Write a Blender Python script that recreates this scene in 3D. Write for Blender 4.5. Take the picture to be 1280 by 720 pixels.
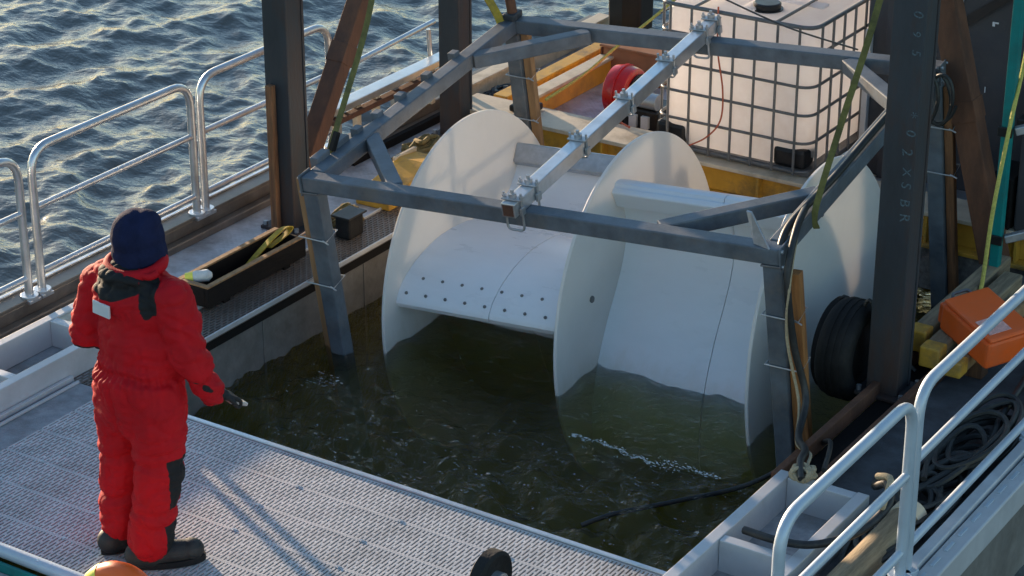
import bpy, bmesh, math, random
import numpy as np
from mathutils import Vector, Matrix, noise
random.seed(7); rng = np.random.default_rng(11)
for o in list(bpy.data.objects): bpy.data.objects.remove(o)
scene = bpy.context.scene
COL = scene.collection
R = math.radians
# ------------------------------------------------------------------ camera, sky, sun, exposure
CAM = Vector((8.44, -8.45, 5.9)); YAW, PITCH = 33.0, 24.4
cd = bpy.data.cameras.new('camera'); cam = bpy.data.objects.new('camera', cd); COL.objects.link(cam)
cam.location = CAM; cam.rotation_euler = (R(90 - PITCH), 0, R(YAW))
cd.sensor_width = 36; cd.lens = 36 * 2850 / 1280; cd.clip_end = 5000; cd.clip_start = .1
scene.camera = cam
SUN_AZ, SUN_EL = 24.2, 6.6                      # the sun stands beyond the left pontoon, low
sdir = Vector((-math.cos(R(SUN_AZ)) * math.cos(R(SUN_EL)), math.sin(R(SUN_AZ)) * math.cos(R(SUN_EL)), math.sin(R(SUN_EL))))
world = bpy.data.worlds.new('World'); scene.world = world; world.use_nodes = True
nt = world.node_tree; nt.nodes.clear()
sky = nt.nodes.new('ShaderNodeTexSky'); sky.sky_type = 'NISHITA'; sky.sun_disc = False
sky.sun_elevation = R(SUN_EL); sky.sun_rotation = math.atan2(sdir.x, sdir.y)
sky.air_density = 1.0; sky.dust_density = .25; sky.ozone_density = 1.9
bg = nt.nodes.new('ShaderNodeBackground'); bg.inputs['Strength'].default_value = .15
wo = nt.nodes.new('ShaderNodeOutputWorld')
nt.links.new(sky.outputs[0], bg.inputs[0]); nt.links.new(bg.outputs[0], wo.inputs[0])
sl = bpy.data.lights.new('sun', 'SUN'); sl.energy = 5.0; sl.angle = R(.6); sl.color = (1, .75, .51)
so = bpy.data.objects.new('sun', sl); COL.objects.link(so)
so.rotation_euler = sdir.to_track_quat('Z', 'Y').to_euler(); so.location = sdir * 30
scene.view_settings.view_transform = 'Standard'; scene.view_settings.look = 'None'
scene.view_settings.exposure = 1.3; scene.view_settings.gamma = 1; scene.view_settings.use_curve_mapping = False
scene.render.engine = 'CYCLES'
scene.cycles.max_bounces = 8; scene.cycles.volume_bounces = 2; scene.cycles.transparent_max_bounces = 12
# ------------------------------------------------------------------ materials
MATS = {}
def rgb(c): return (c[0], c[1], c[2], 1)
def mat(name, base, rough=.6, metal=0, var=.25, scale=6, bump=.15, bscale=60, dirt=None, dscale=2.5, damt=.5, dlo=.48, dhi=.66, stretch=(1, 1, 1), spec=.4, transl=0, sheen=0, coat=0):
    m = bpy.data.materials.new(name); m.use_nodes = True; n = m.node_tree.nodes; l = m.node_tree.links
    p = n['Principled BSDF']; tc = n.new('ShaderNodeTexCoord'); mp = n.new('ShaderNodeMapping'); mp.inputs['Scale'].default_value = stretch
    l.new(tc.outputs['Object'], mp.inputs['Vector'])
    nz = n.new('ShaderNodeTexNoise'); nz.inputs['Scale'].default_value = scale; nz.inputs['Detail'].default_value = 8; nz.inputs['Roughness'].default_value = .65
    l.new(mp.outputs[0], nz.inputs['Vector'])
    cr = n.new('ShaderNodeValToRGB'); cr.color_ramp.elements[0].position = .3; cr.color_ramp.elements[1].position = .7
    cr.color_ramp.elements[0].color = rgb([c * (1 - var) for c in base]); cr.color_ramp.elements[1].color = rgb([min(1, c * (1 + var * .6)) for c in base])
    l.new(nz.outputs['Fac'], cr.inputs[0]); out = cr.outputs[0]
    if dirt:
        n2 = n.new('ShaderNodeTexNoise'); n2.inputs['Scale'].default_value = dscale; n2.inputs['Detail'].default_value = 10; n2.inputs['Roughness'].default_value = .7
        l.new(mp.outputs[0], n2.inputs['Vector'])
        r2 = n.new('ShaderNodeMapRange'); r2.inputs[1].default_value = dlo; r2.inputs[2].default_value = dhi; r2.inputs[4].default_value = damt
        l.new(n2.outputs['Fac'], r2.inputs[0])
        mx = n.new('ShaderNodeMix'); mx.data_type = 'RGBA'; l.new(r2.outputs[0], mx.inputs[0]); l.new(out, mx.inputs[6]); mx.inputs[7].default_value = rgb(dirt); out = mx.outputs[2]
    l.new(out, p.inputs['Base Color'])
    rr = n.new('ShaderNodeMapRange'); rr.inputs[3].default_value = max(.02, rough - .12); rr.inputs[4].default_value = min(1, rough + .12)
    l.new(nz.outputs['Fac'], rr.inputs[0]); l.new(rr.outputs[0], p.inputs['Roughness'])
    p.inputs['Metallic'].default_value = metal; p.inputs['Specular IOR Level'].default_value = spec
    if sheen: p.inputs['Sheen Weight'].default_value = sheen
    if coat: p.inputs['Coat Weight'].default_value = coat; p.inputs['Coat Roughness'].default_value = .2
    if bump:
        nb = n.new('ShaderNodeTexNoise'); nb.inputs['Scale'].default_value = bscale; nb.inputs['Detail'].default_value = 5; l.new(mp.outputs[0], nb.inputs['Vector'])
        bp = n.new('ShaderNodeBump'); bp.inputs['Strength'].default_value = bump; bp.inputs['Distance'].default_value = .01; l.new(nb.outputs['Fac'], bp.inputs['Height']); l.new(bp.outputs[0], p.inputs['Normal'])
    if transl:
        tr = n.new('ShaderNodeBsdfTranslucent'); l.new(out, tr.inputs[0]); ms = n.new('ShaderNodeMixShader'); ms.inputs[0].default_value = transl
        l.new(p.outputs[0], ms.inputs[1]); l.new(tr.outputs[0], ms.inputs[2]); l.new(ms.outputs[0], n['Material Output'].inputs['Surface'])
    MATS[name] = m; return m
mat('frame_steel', (.115, .138, .165), .5, .0, .4, 6, .15, 90, (.19, .165, .14), 3.5, .55, .50, .68)
mat('post_steel', (.046, .055, .066), .55, .2, .35, 4, .15, 70, (.075, .036, .022), 2.2, .75, .46, .62, (1, 1, .25))
mat('rusty_steel', (.17, .075, .042), .8, .1, .4, 9, .3, 60, (.06, .035, .03), 3, .7, .42, .66, (1, 1, .35))
mat('galvanised', (.46, .48, .51), .42, .7, .22, 14, .1, 80, (.28, .27, .26), 4, .4)
mat('aluminium', (.62, .64, .67), .34, .85, .12, 9, .06, 120, (.36, .35, .34), 5, .35)
mat('aluminium_dull', (.56, .575, .60), .5, .35, .14, 7, .08, 90, (.30, .29, .28), 3.5, .4, .52, .72)
mat('grating_grey', (.56, .555, .56), .62, .15, .2, 6, .1, 90, (.26, .25, .24), 2.3, .5, .5, .72)
mat('deck_plate', (.34, .355, .38), .6, .2, .3, 12, .3, 140, (.15, .14, .13), 3.2, .6, .45, .65)
mat('dark_deck', (.11, .115, .125), .65, .1, .35, 9, .3, 110, (.05, .047, .045), 3, .6, .45, .65)
mat('hull_wall', (.26, .25, .235), .6, .25, .25, 3, .15, 40, (.10, .09, .08), 1.6, .7, .42, .62)
mat('bulwark_brown', (.20, .17, .145), .45, .45, .35, 6, .12, 60, (.12, .095, .075), 2.5, .6)
mat('white_plastic', (.80, .79, .77), .42, 0, .04, 2.5, .03, 30, (.66, .65, .62), 1.6, .35, .5, .8, transl=.22)
mat('sheet_white', (.80, .835, .885), .30, 0, .05, 3, .03, 25, (.55, .58, .59), 2.6, .4, .58, .78, (.5, 1.2, 1.2), transl=.08, spec=.5)
mat('tank_plastic', (.92, .90, .90), .45, 0, .06, 3, .04, 20, (.70, .62, .58), 2, .35, transl=.72)
mat('cage_steel', (.17, .172, .175), .5, .4, .25, 14, .05)
mat('yellow_paint', (.62, .34, .045), .55, 0, .2, 4, .12, 70, (.17, .115, .06), 3, .8, .50, .66)
mat('orange_paint', (.68, .36, .05), .5, 0, .2, 4, .12, 70, (.22, .12, .05), 2.6, .6, .5, .7)
mat('cream_paint', (.62, .53, .40), .6, 0, .15, 5, .12, 70, (.30, .23, .15), 3, .7)
mat('rough_grey', (.20, .19, .18), .9, 0, .5, 22, .5, 60, (.07, .065, .06), 6, .7)
mat('brown_panel', (.34, .15, .075), .6, 0, .2, 4, .1, 60, (.18, .09, .05), 2.5, .5)
mat('black_rubber', (.011, .011, .012), .7, 0, .35, 12, .25, 60, (.03, .029, .028), 5, .5, spec=.25)
mat('black_plastic', (.014, .014, .015), .4, 0, .25, 10, .1, 60)
mat('black_timber_and_shade', (.009, .008, .008), .75, 0, .4, 14, .4, 40, (.022, .016, .013), 5, .5, .5, .7, (1, .2, 1), spec=.2)  # also used as painted shade under the left walkway and its lip
mat('wood_raw', (.40, .235, .115), .75, 0, .35, 10, .3, 60, (.14, .08, .045), 5, .7, .45, .65, (6, 6, .5))
mat('wood_dark', (.26, .12, .055), .75, 0, .4, 10, .3, 60, (.09, .045, .03), 4, .7, .45, .62, (6, 6, .5))
mat('wood_rust', (.36, .155, .05), .75, 0, .4, 10, .3, 60, (.12, .05, .025), 4, .7, .48, .66, (6, 6, .5))
mat('wood_beam', (.32, .25, .16), .85, 0, .4, 9, .4, 50, (.12, .09, .06), 4, .75, .42, .62, (5, .5, 5))
mat('teal_paint', (.0, .21, .20), .5, 0, .2, 4, .1, 60, (.02, .09, .09), 3, .6)
mat('dark_panel', (.052, .054, .062), .6, 0, .2, 2, .1, 40, (.075, .072, .075), 1.5, .5)
mat('orange_plastic', (.86, .13, .02), .42, 0, .08, 3, .05, 30, (.62, .16, .08), 4, .4)
mat('red_gloss', (.55, .012, .012), .3, 0, .15, 5, .05, 40, coat=.4)
mat('strap_green', (.16, .155, .05), .8, 0, .35, 30, .3, 200, (.06, .065, .03), 5, .7)
mat('strap_yellow', (.46, .32, .035), .8, 0, .3, 30, .3, 200, (.2, .15, .05), 6, .6)
mat('rope_yellow', (.55, .50, .12), .8, 0, .3, 60, .4, 200)
mat('rope_brown', (.23, .17, .07), .9, 0, .5, 25, .5, 90, (.06, .07, .02), 9, .8)
mat('rope_beige', (.42, .34, .22), .85, 0, .3, 60, .4, 200)
mat('wire_red', (.45, .10, .05), .6)
mat('hose_black', (.022, .023, .024), .48, 0, .3, 20, .1, 60, (.08, .075, .065), 6, .5)
mat('suit_red', (.50, .005, .012), .72, 0, .16, 5, .25, 260, (.30, .004, .010), 3, .5, spec=.22)
mat('suit_black', (.016, .016, .018), .75, 0, .3, 8, .25, 200)
mat('hood_navy', (.014, .019, .058), .92, 0, .3, 14, .5, 240, spec=.15)
mat('boot_black', (.02, .02, .021), .6, 0, .4, 10, .25, 80, (.06, .055, .05), 6, .5)
mat('patch_silver', (.66, .70, .74), .35, .2, .1, 10, .1, 200)
mat('sticker_pink', (.80, .42, .36), .5, 0, .35, 60, 0)
mat('skin', (.50, .28, .20), .55, 0, .1, 8, .1, 120)
mat('yellow_bright', (.85, .80, .12), .5, 0, .1, 6, .1, 60)
mat('foam_white', (.62, .65, .64), .7, 0, .2, 20, .2, 80)
mat('paint_mark', (.10, .145, .17), .85, 0, .75, 70, .3, 120)
mat('pale_blue_rail', (.50, .58, .66), .42, .3, .15, 6, .08, 70, (.34, .36, .38), 3, .4)
mat('moss', (.10, .085, .045), .95, 0, .5, 14, .6, 50, (.03, .035, .02), 5, .8)
def suit_mixed():
    m = mat('suit_mixed', (.50, .005, .012), .72, 0, .18, 5, .3, 260, (.30, .004, .010), 3, .5, spec=.22)
    n = m.node_tree.nodes; l = m.node_tree.links; p = n['Principled BSDF']; src = p.inputs['Base Color'].links[0].from_socket
    a = n.new('ShaderNodeAttribute'); a.attribute_name = 'dark'; mr = n.new('ShaderNodeMapRange'); mr.inputs[1].default_value = -.0015; mr.inputs[2].default_value = .0015
    mx = n.new('ShaderNodeMix'); mx.data_type = 'RGBA'; l.new(a.outputs['Fac'], mr.inputs[0]); l.new(mr.outputs[0], mx.inputs[0]); l.new(src, mx.inputs[6]); mx.inputs[7].default_value = (.016, .016, .018, 1); l.new(mx.outputs[2], p.inputs['Base Color'])
suit_mixed()
def waterline(name):
    m = MATS[name]; n = m.node_tree.nodes; l = m.node_tree.links; p = n['Principled BSDF']; lk = p.inputs['Base Color'].links[0]; src = lk.from_socket
    g = n.new('ShaderNodeNewGeometry'); sx = n.new('ShaderNodeSeparateXYZ'); l.new(g.outputs['Position'], sx.inputs[0])
    nz = n.new('ShaderNodeTexNoise'); nz.inputs['Scale'].default_value = 9; nz.inputs['Detail'].default_value = 8; nz.inputs['Roughness'].default_value = .7; mp = n.new('ShaderNodeMapping'); mp.inputs['Scale'].default_value = (1.6, 1.6, .5); l.new(g.outputs['Position'], mp.inputs[0]); l.new(mp.outputs[0], nz.inputs['Vector'])
    ad = n.new('ShaderNodeMath'); ad.operation = 'MULTIPLY_ADD'; ad.inputs[1].default_value = .42; l.new(nz.outputs['Fac'], ad.inputs[0]); 
    ng = n.new('ShaderNodeMath'); ng.operation = 'MULTIPLY'; ng.inputs[1].default_value = -1; l.new(sx.outputs['Z'], ng.inputs[0]); l.new(ng.outputs[0], ad.inputs[2])
    mr = n.new('ShaderNodeMapRange'); mr.inputs[1].default_value = .50; mr.inputs[2].default_value = .70; mr.inputs[4].default_value = .28; l.new(ad.outputs[0], mr.inputs[0])
    mx = n.new('ShaderNodeMix'); mx.data_type = 'RGBA'; l.new(mr.outputs[0], mx.inputs[0]); l.new(src, mx.inputs[6]); mx.inputs[7].default_value = (.42, .40, .24, 1); l.new(mx.outputs[2], p.inputs['Base Color'])
waterline('sheet_white'); waterline('white_plastic')
def treadplate():
    m = mat('treadplate', (.50, .51, .54), .5, .3, .3, 8, 0, 60, (.16, .14, .125), 3, .6)
    n = m.node_tree.nodes; l = m.node_tree.links; tc = n.new('ShaderNodeTexCoord'); mp = n.new('ShaderNodeMapping'); mp.inputs['Rotation'].default_value = (0, 0, R(45)); mp.inputs['Scale'].default_value = (34, 34, 1)
    ck = n.new('ShaderNodeTexVoronoi'); ck.inputs['Scale'].default_value = 1; ck.inputs['Randomness'].default_value = .15
    bp = n.new('ShaderNodeBump'); bp.inputs['Strength'].default_value = .7; bp.inputs['Distance'].default_value = .006
    l.new(tc.outputs['Object'], mp.inputs[0]); l.new(mp.outputs[0], ck.inputs['Vector']); l.new(ck.outputs['Distance'], bp.inputs['Height']); l.new(bp.outputs[0], n['Principled BSDF'].inputs['Normal'])
treadplate()
def perforated():
    m = mat('perforated', (.20, .175, .155), .5, .45, .25, 7, 0, 60, (.15, .12, .10), 2.2, .6)
    n = m.node_tree.nodes; l = m.node_tree.links; p = n['Principled BSDF']; src = p.inputs['Base Color'].links[0].from_socket
    tc = n.new('ShaderNodeTexCoord'); mp = n.new('ShaderNodeMapping'); mp.inputs['Scale'].default_value = (40, 26, 1)
    vo = n.new('ShaderNodeTexVoronoi'); vo.inputs['Scale'].default_value = 1; vo.inputs['Randomness'].default_value = .05
    mr = n.new('ShaderNodeMapRange'); mr.inputs[1].default_value = .30; mr.inputs[2].default_value = .38
    mx = n.new('ShaderNodeMix'); mx.data_type = 'RGBA'; mx.inputs[6].default_value = (.02, .02, .02, 1)
    l.new(tc.outputs['Object'], mp.inputs[0]); l.new(mp.outputs[0], vo.inputs['Vector']); l.new(vo.outputs['Distance'], mr.inputs[0]); l.new(mr.outputs[0], mx.inputs[0]); l.new(src, mx.inputs[7]); l.new(mx.outputs[2], p.inputs['Base Color'])
    bp = n.new('ShaderNodeBump'); bp.inputs['Strength'].default_value = .8; bp.inputs['Distance'].default_value = .005; l.new(mr.outputs[0], bp.inputs['Height']); l.new(bp.outputs[0], p.inputs['Normal'])
perforated()
def sea_mat():
    m = bpy.data.materials.new('sea_water'); m.use_nodes = True; n = m.node_tree.nodes; l = m.node_tree.links; p = n['Principled BSDF']
    p.inputs['Base Color'].default_value = (.100, .102, .095, 1); p.inputs['Roughness'].default_value = .13; p.inputs['IOR'].default_value = 1.36; p.inputs['Specular IOR Level'].default_value = .6
    tc = n.new('ShaderNodeTexCoord'); mp = n.new('ShaderNodeMapping'); mp.inputs['Rotation'].default_value = (0, 0, R(20)); mp.inputs['Scale'].default_value = (1, 1.7, 1)
    l.new(tc.outputs['Object'], mp.inputs[0]); prev = None
    for sc, st in ((5, .25), (17, .18), (52, .08)):
        nz = n.new('ShaderNodeTexNoise'); nz.inputs['Scale'].default_value = sc; nz.inputs['Detail'].default_value = 4; l.new(mp.outputs[0], nz.inputs['Vector'])
        bp = n.new('ShaderNodeBump'); bp.inputs['Strength'].default_value = st; bp.inputs['Distance'].default_value = .5 / sc; l.new(nz.outputs['Fac'], bp.inputs['Height'])
        if prev: l.new(prev.outputs[0], bp.inputs['Normal'])
        prev = bp
    l.new(prev.outputs[0], p.inputs['Normal']); MATS['sea_water'] = m
sea_mat()
def pool_mat():
    m = bpy.data.materials.new('pool_water'); m.use_nodes = True; n = m.node_tree.nodes; l = m.node_tree.links; n.remove(n['Principled BSDF'])
    tc = n.new('ShaderNodeTexCoord'); prev = None
    for sc, st in ((8, .8), (26, 1.0), (70, .7)):
        nz = n.new('ShaderNodeTexNoise'); nz.inputs['Scale'].default_value = sc; nz.inputs['Detail'].default_value = 5; nz.inputs['Distortion'].default_value = .6; l.new(tc.outputs['Object'], nz.inputs['Vector'])
        bp = n.new('ShaderNodeBump'); bp.inputs['Strength'].default_value = st; bp.inputs['Distance'].default_value = .35 / sc; l.new(nz.outputs['Fac'], bp.inputs['Height'])
        if prev: l.new(prev.outputs[0], bp.inputs['Normal'])
        prev = bp
    gl = n.new('ShaderNodeBsdfGlossy'); gl.inputs['Roughness'].default_value = .08; l.new(prev.outputs[0], gl.inputs['Normal'])
    tr = n.new('ShaderNodeBsdfTransparent'); fr = n.new('ShaderNodeFresnel'); fr.inputs['IOR'].default_value = 1.33; l.new(prev.outputs[0], fr.inputs['Normal'])
    ms = n.new('ShaderNodeMixShader'); l.new(fr.outputs[0], ms.inputs[0]); l.new(tr.outputs[0], ms.inputs[1]); l.new(gl.outputs[0], ms.inputs[2]); l.new(ms.outputs[0], n['Material Output'].inputs['Surface'])
    va = n.new('ShaderNodeVolumeAbsorption'); va.inputs['Color'].default_value = (.86, .82, .15, 1); va.inputs['Density'].default_value = 1.9
    vs = n.new('ShaderNodeVolumeScatter'); vs.inputs['Color'].default_value = (.80, .68, .28, 1); vs.inputs['Density'].default_value = .38; vs.inputs['Anisotropy'].default_value = .2
    ad = n.new('ShaderNodeAddShader'); l.new(va.outputs[0], ad.inputs[0]); l.new(vs.outputs[0], ad.inputs[1]); l.new(ad.outputs[0], n['Material Output'].inputs['Volume'])
    MATS['pool_water'] = m
pool_mat()
# ------------------------------------------------------------------ mesh helpers
def V(*a): return Vector(a)
class MB:
    def __init__(s): s.v = []; s.f = []; s.mi = []
    def add(s, vs, fs, mi=0):
        b = len(s.v); s.v += [tuple(v) for v in vs]; s.f += [tuple(b + i for i in f) for f in fs]; s.mi += [mi] * len(fs); return s
    def bx(s, x0, x1, y0, y1, z0, z1, mi=0):
        vs = [(x, y, z) for x in (x0, x1) for y in (y0, y1) for z in (z0, z1)]
        return s.add(vs, [(0, 1, 3, 2), (4, 6, 7, 5), (0, 4, 5, 1), (2, 3, 7, 6), (0, 2, 6, 4), (1, 5, 7, 3)], mi)
    def bar(s, p, q, w, h, up=(0, 0, 1), mi=0):              # rectangular bar from p to q: w across, h along up
        p, q = Vector(p), Vector(q); d = (q - p).normalized(); up = Vector(up); sd = d.cross(up)
        if sd.length < 1e-4: sd = d.cross(Vector((1, 0, 0)))
        sd.normalize(); u = sd.cross(d).normalized()
        vs = [a + sd * (i * w / 2) + u * (j * h / 2) for a in (p, q) for i, j in ((-1, -1), (1, -1), (1, 1), (-1, 1))]
        return s.add(vs, [(3, 2, 1, 0), (4, 5, 6, 7), (0, 1, 5, 4), (1, 2, 6, 5), (2, 3, 7, 6), (3, 0, 4, 7)], mi)
    def tube(s, path, r, n=10, closed=False, mi=0):
        P = [Vector(p) for p in path]; N = len(P); rs = r if isinstance(r, (list, tuple)) else [r] * N
        T = []
        for i in range(N):
            a = P[(i - 1) % N] if (closed or i > 0) else P[i]; b = P[(i + 1) % N] if (closed or i < N - 1) else P[i]
            T.append((b - a).normalized())
        ref = Vector((0, 0, 1)) if abs(T[0].z) < .9 else Vector((1, 0, 0)); u = T[0].cross(ref).normalized(); vs = []
        for i in range(N):
            u = (u - T[i] * u.dot(T[i])); u = u.normalized() if u.length > 1e-6 else T[i].orthogonal().normalized(); w = T[i].cross(u)
            vs += [P[i] + (u * math.cos(2 * math.pi * k / n) + w * math.sin(2 * math.pi * k / n)) * rs[i] for k in range(n)]
        fs = []
        for i in range(N if closed else N - 1):
            j = (i + 1) % N
            for k in range(n):
                fs.append((i * n + k, i * n + (k + 1) % n, j * n + (k + 1) % n, j * n + k))
        if not closed: fs += [tuple(range(n - 1, -1, -1)), tuple((N - 1) * n + k for k in range(n))]
        return s.add(vs, fs, mi)
    def cyl(s, p, q, r, n=16, r2=None, mi=0): return s.tube([p, q], [r, r if r2 is None else r2], n, mi=mi)
    def lathe(s, prof, c, axis='z', n=32, mi=0):            # prof: (radius, height) list
        vs = []
        for r, h in prof:
            for k in range(n):
                a = 2 * math.pi * k / n; x, y = r * math.cos(a), r * math.sin(a)
                vs.append({'z': (c[0] + x, c[1] + y, c[2] + h), 'x': (c[0] + h, c[1] + x, c[2] + y), 'y': (c[0] + y, c[1] + h, c[2] + x)}[axis])
        fs = [(i * n + k, i * n + (k + 1) % n, (i + 1) * n + (k + 1) % n, (i + 1) * n + k) for i in range(len(prof) - 1) for k in range(n)]
        fs += [tuple(range(n - 1, -1, -1)), tuple((len(prof) - 1) * n + k for k in range(n))]
        return s.add(vs, fs, mi)
    def ribbon(s, path, w, t, side, mi=0):                  # flat strap
        P = [Vector(p) for p in path]; sd = Vector(side).normalized(); vs = []
        for i, p in enumerate(P):
            d = (P[min(i + 1, len(P) - 1)] - P[max(i - 1, 0)]).normalized(); s1 = (sd - d * sd.dot(d)).normalized(); u = s1.cross(d)
            vs += [p - s1 * w / 2 - u * t / 2, p + s1 * w / 2 - u * t / 2, p + s1 * w / 2 + u * t / 2, p - s1 * w / 2 + u * t / 2]
        fs = [(i * 4 + k, i * 4 + (k + 1) % 4, i * 4 + 4 + (k + 1) % 4, i * 4 + 4 + k) for i in range(len(P) - 1) for k in range(4)]
        b = (len(P) - 1) * 4; fs += [(3, 2, 1, 0), (b, b + 1, b + 2, b + 3)]
        return s.add(vs, fs, mi)
    def ell(s, c, r, n=14, m=9, mi=0, rot=None):
        vs = []; c = Vector(c)
        for i in range(m + 1):
            th = math.pi * i / m
            for k in range(n):
                a = 2 * math.pi * k / n; q = Vector((r[0] * math.sin(th) * math.cos(a), r[1] * math.sin(th) * math.sin(a), r[2] * math.cos(th)))
                vs.append(c + (rot @ q if rot else q))
        return s.add(vs, [(i * n + k, (i + 1) * n + k, (i + 1) * n + (k + 1) % n, i * n + (k + 1) % n) for i in range(m) for k in range(n)], mi)
    def cap(s, p, q, r1, r2, n=14, mi=0):                   # tapered capsule
        p, q = Vector(p), Vector(q); d = (q - p).normalized(); path = []; rs = []
        for k in range(5):
            a = math.pi / 2 * k / 5; path.append(p - d * r1 * math.cos(a)); rs.append(max(1e-3, r1 * math.sin(a)))
        path += [p, q]; rs += [r1, r2]
        for k in range(4, -1, -1):
            a = math.pi / 2 * k / 5; path.append(q + d * r2 * math.cos(a)); rs.append(max(1e-3, r2 * math.sin(a)))
        return s.tube(path, rs, n, mi=mi)
    def mesh(s, name, root=None, local=False, smooth=None):
        v = s.v
        if root is not None and not local:
            inv = root['_m'] if False else ROOTM[root.name].inverted(); v = [tuple(inv @ Vector(a)) for a in v]
        me = bpy.data.meshes.new(name); me.from_pydata(v, [], s.f); me.update()
        bm = bmesh.new(); bm.from_mesh(me); bmesh.ops.remove_doubles(bm, verts=bm.verts, dist=1e-5) if smooth else None
        bmesh.ops.recalc_face_normals(bm, faces=bm.faces); bm.to_mesh(me); bm.free()
        if smooth:
            for p in me.polygons: p.use_smooth = True
            me.set_sharp_from_angle(angle=R(smooth))
        return me
    def build(s, name, m, parent=None, smooth=None, bevel=0, local=False):
        root = parent
        while root is not None and root.parent is not None: root = root.parent
        if root is not None and root.name not in ROOTM: root = None
        me = s.mesh(name, root, local, smooth)
        ms = m if isinstance(m, (list, tuple)) else [m]
        for a in ms: me.materials.append(MATS[a])
        if len(ms) > 1 and len(me.polygons) == len(s.mi): me.polygons.foreach_set('material_index', s.mi)
        o = bpy.data.objects.new(name, me); COL.objects.link(o)
        if parent is not None: o.parent = parent
        if bevel:
            b = o.modifiers.new('bevel', 'BEVEL'); b.width = bevel; b.segments = 2; b.limit_method = 'ANGLE'; b.angle_limit = R(40); b.harden_normals = False
        return o
ROOTM = {}
def tag(o, label=None, cat=None, group=None, kind=None):
    if label: o['label'] = label
    if cat: o['category'] = cat
    if group: o['group'] = group
    if kind: o['kind'] = kind
    return o
def thing(name, loc, label, cat, group=None, mtx=None):
    o = bpy.data.objects.new(name, None); COL.objects.link(o); m = mtx if mtx is not None else Matrix.Translation(loc)
    o.matrix_world = m; o.empty_display_size = .1; ROOTM[o.name] = m.copy(); return tag(o, label, cat, group)
def spline(pts, n=8, closed=False):
    P = [Vector(p) for p in pts]; out = []; N = len(P)
    g = (lambda i: P[i % N]) if closed else (lambda i: P[min(max(i, 0), N - 1)])
    for i in range(N if closed else N - 1):
        a, b, c, d = g(i - 1), g(i), g(i + 1), g(i + 2)
        for k in range(n):
            t = k / n; out.append(.5 * ((2 * b) + (c - a) * t + (2 * a - 5 * b + 4 * c - d) * t * t + (3 * b - a - 3 * c + d) * t ** 3))
    if not closed: out.append(P[-1])
    return out
def rounded(pts, r, n=5):                                    # polyline with filleted corners
    P = [Vector(p) for p in pts]; out = [P[0]]
    for i in range(1, len(P) - 1):
        a = (P[i - 1] - P[i]); b = (P[i + 1] - P[i]); ra = min(r, a.length * .49, b.length * .49); p0 = P[i] + a.normalized() * ra; p1 = P[i] + b.normalized() * ra
        for k in range(n + 1):
            t = k / n; out.append(p0 * (1 - t) ** 2 + P[i] * 2 * t * (1 - t) + p1 * t * t)
    out.append(P[-1]); return out
# ------------------------------------------------------------------ open sea: one displaced sheet out to the horizon
def axis_steps(lo, hi, step, far):
    a = list(np.arange(lo, hi + 1e-6, step)); s = step
    while a[-1] < far: s *= 1.22; a.append(a[-1] + s)
    s = step
    while a[0] > -far: s *= 1.22; a.insert(0, a[0] - s)
    return np.array(a)
def sea():
    xs = axis_steps(-9.5, 6.6, .05, 2500); ys = axis_steps(-.5, 14, .05, 2500)
    X, Y = np.meshgrid(xs, ys, indexing='ij'); Z = np.zeros_like(X); DX = np.zeros_like(X); DY = np.zeros_like(X)
    r = np.random.default_rng(5)
    for i in range(90):
        lam = .12 * (10 ** r.random()); k = 2 * math.pi / lam; th = R(215) + r.normal() * .75; a = .0066 * lam ** .95 * (.4 + r.random())
        ph = r.random() * 6.28; arg = k * (X * math.cos(th) + Y * math.sin(th)) + ph + .8 * np.sin(X * .7 + i) * np.cos(Y * .6 - i)
        Z += a * np.cos(arg); DX -= .8 * a * math.cos(th) * np.sin(arg); DY -= .8 * a * math.sin(th) * np.sin(arg)
    stepx = np.gradient(xs)[:, None] * np.ones_like(Y); stepy = np.gradient(ys)[None, :] * np.ones_like(X)
    att = np.clip(.12 / np.maximum(stepx, stepy), 0, 1) ** 1.5; att[att < .3] *= att[att < .3]
    X = X + DX * att; Y = Y + DY * att; Z = -.47 + Z * att
    inside = (X > -.97) & (X < 4.97) & (Y < 7.15) & (Y > -6.9); Z = np.where(inside, -2.9, Z)
    nx, ny = X.shape; vs = np.stack([X, Y, Z], -1).reshape(-1, 3)
    idx = np.arange(nx * ny).reshape(nx, ny); f = np.stack([idx[:-1, :-1], idx[1:, :-1], idx[1:, 1:], idx[:-1, 1:]], -1).reshape(-1, 4)
    me = bpy.data.meshes.new('sea'); me.from_pydata(vs.tolist(), [], f.tolist()); me.materials.append(MATS['sea_water'])
    me.polygons.foreach_set('use_smooth', [True] * len(me.polygons))
    o = bpy.data.objects.new('sea', me); COL.objects.link(o); tag(o, 'dark rippled open sea with silver glints', kind='structure')
sea()
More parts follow.
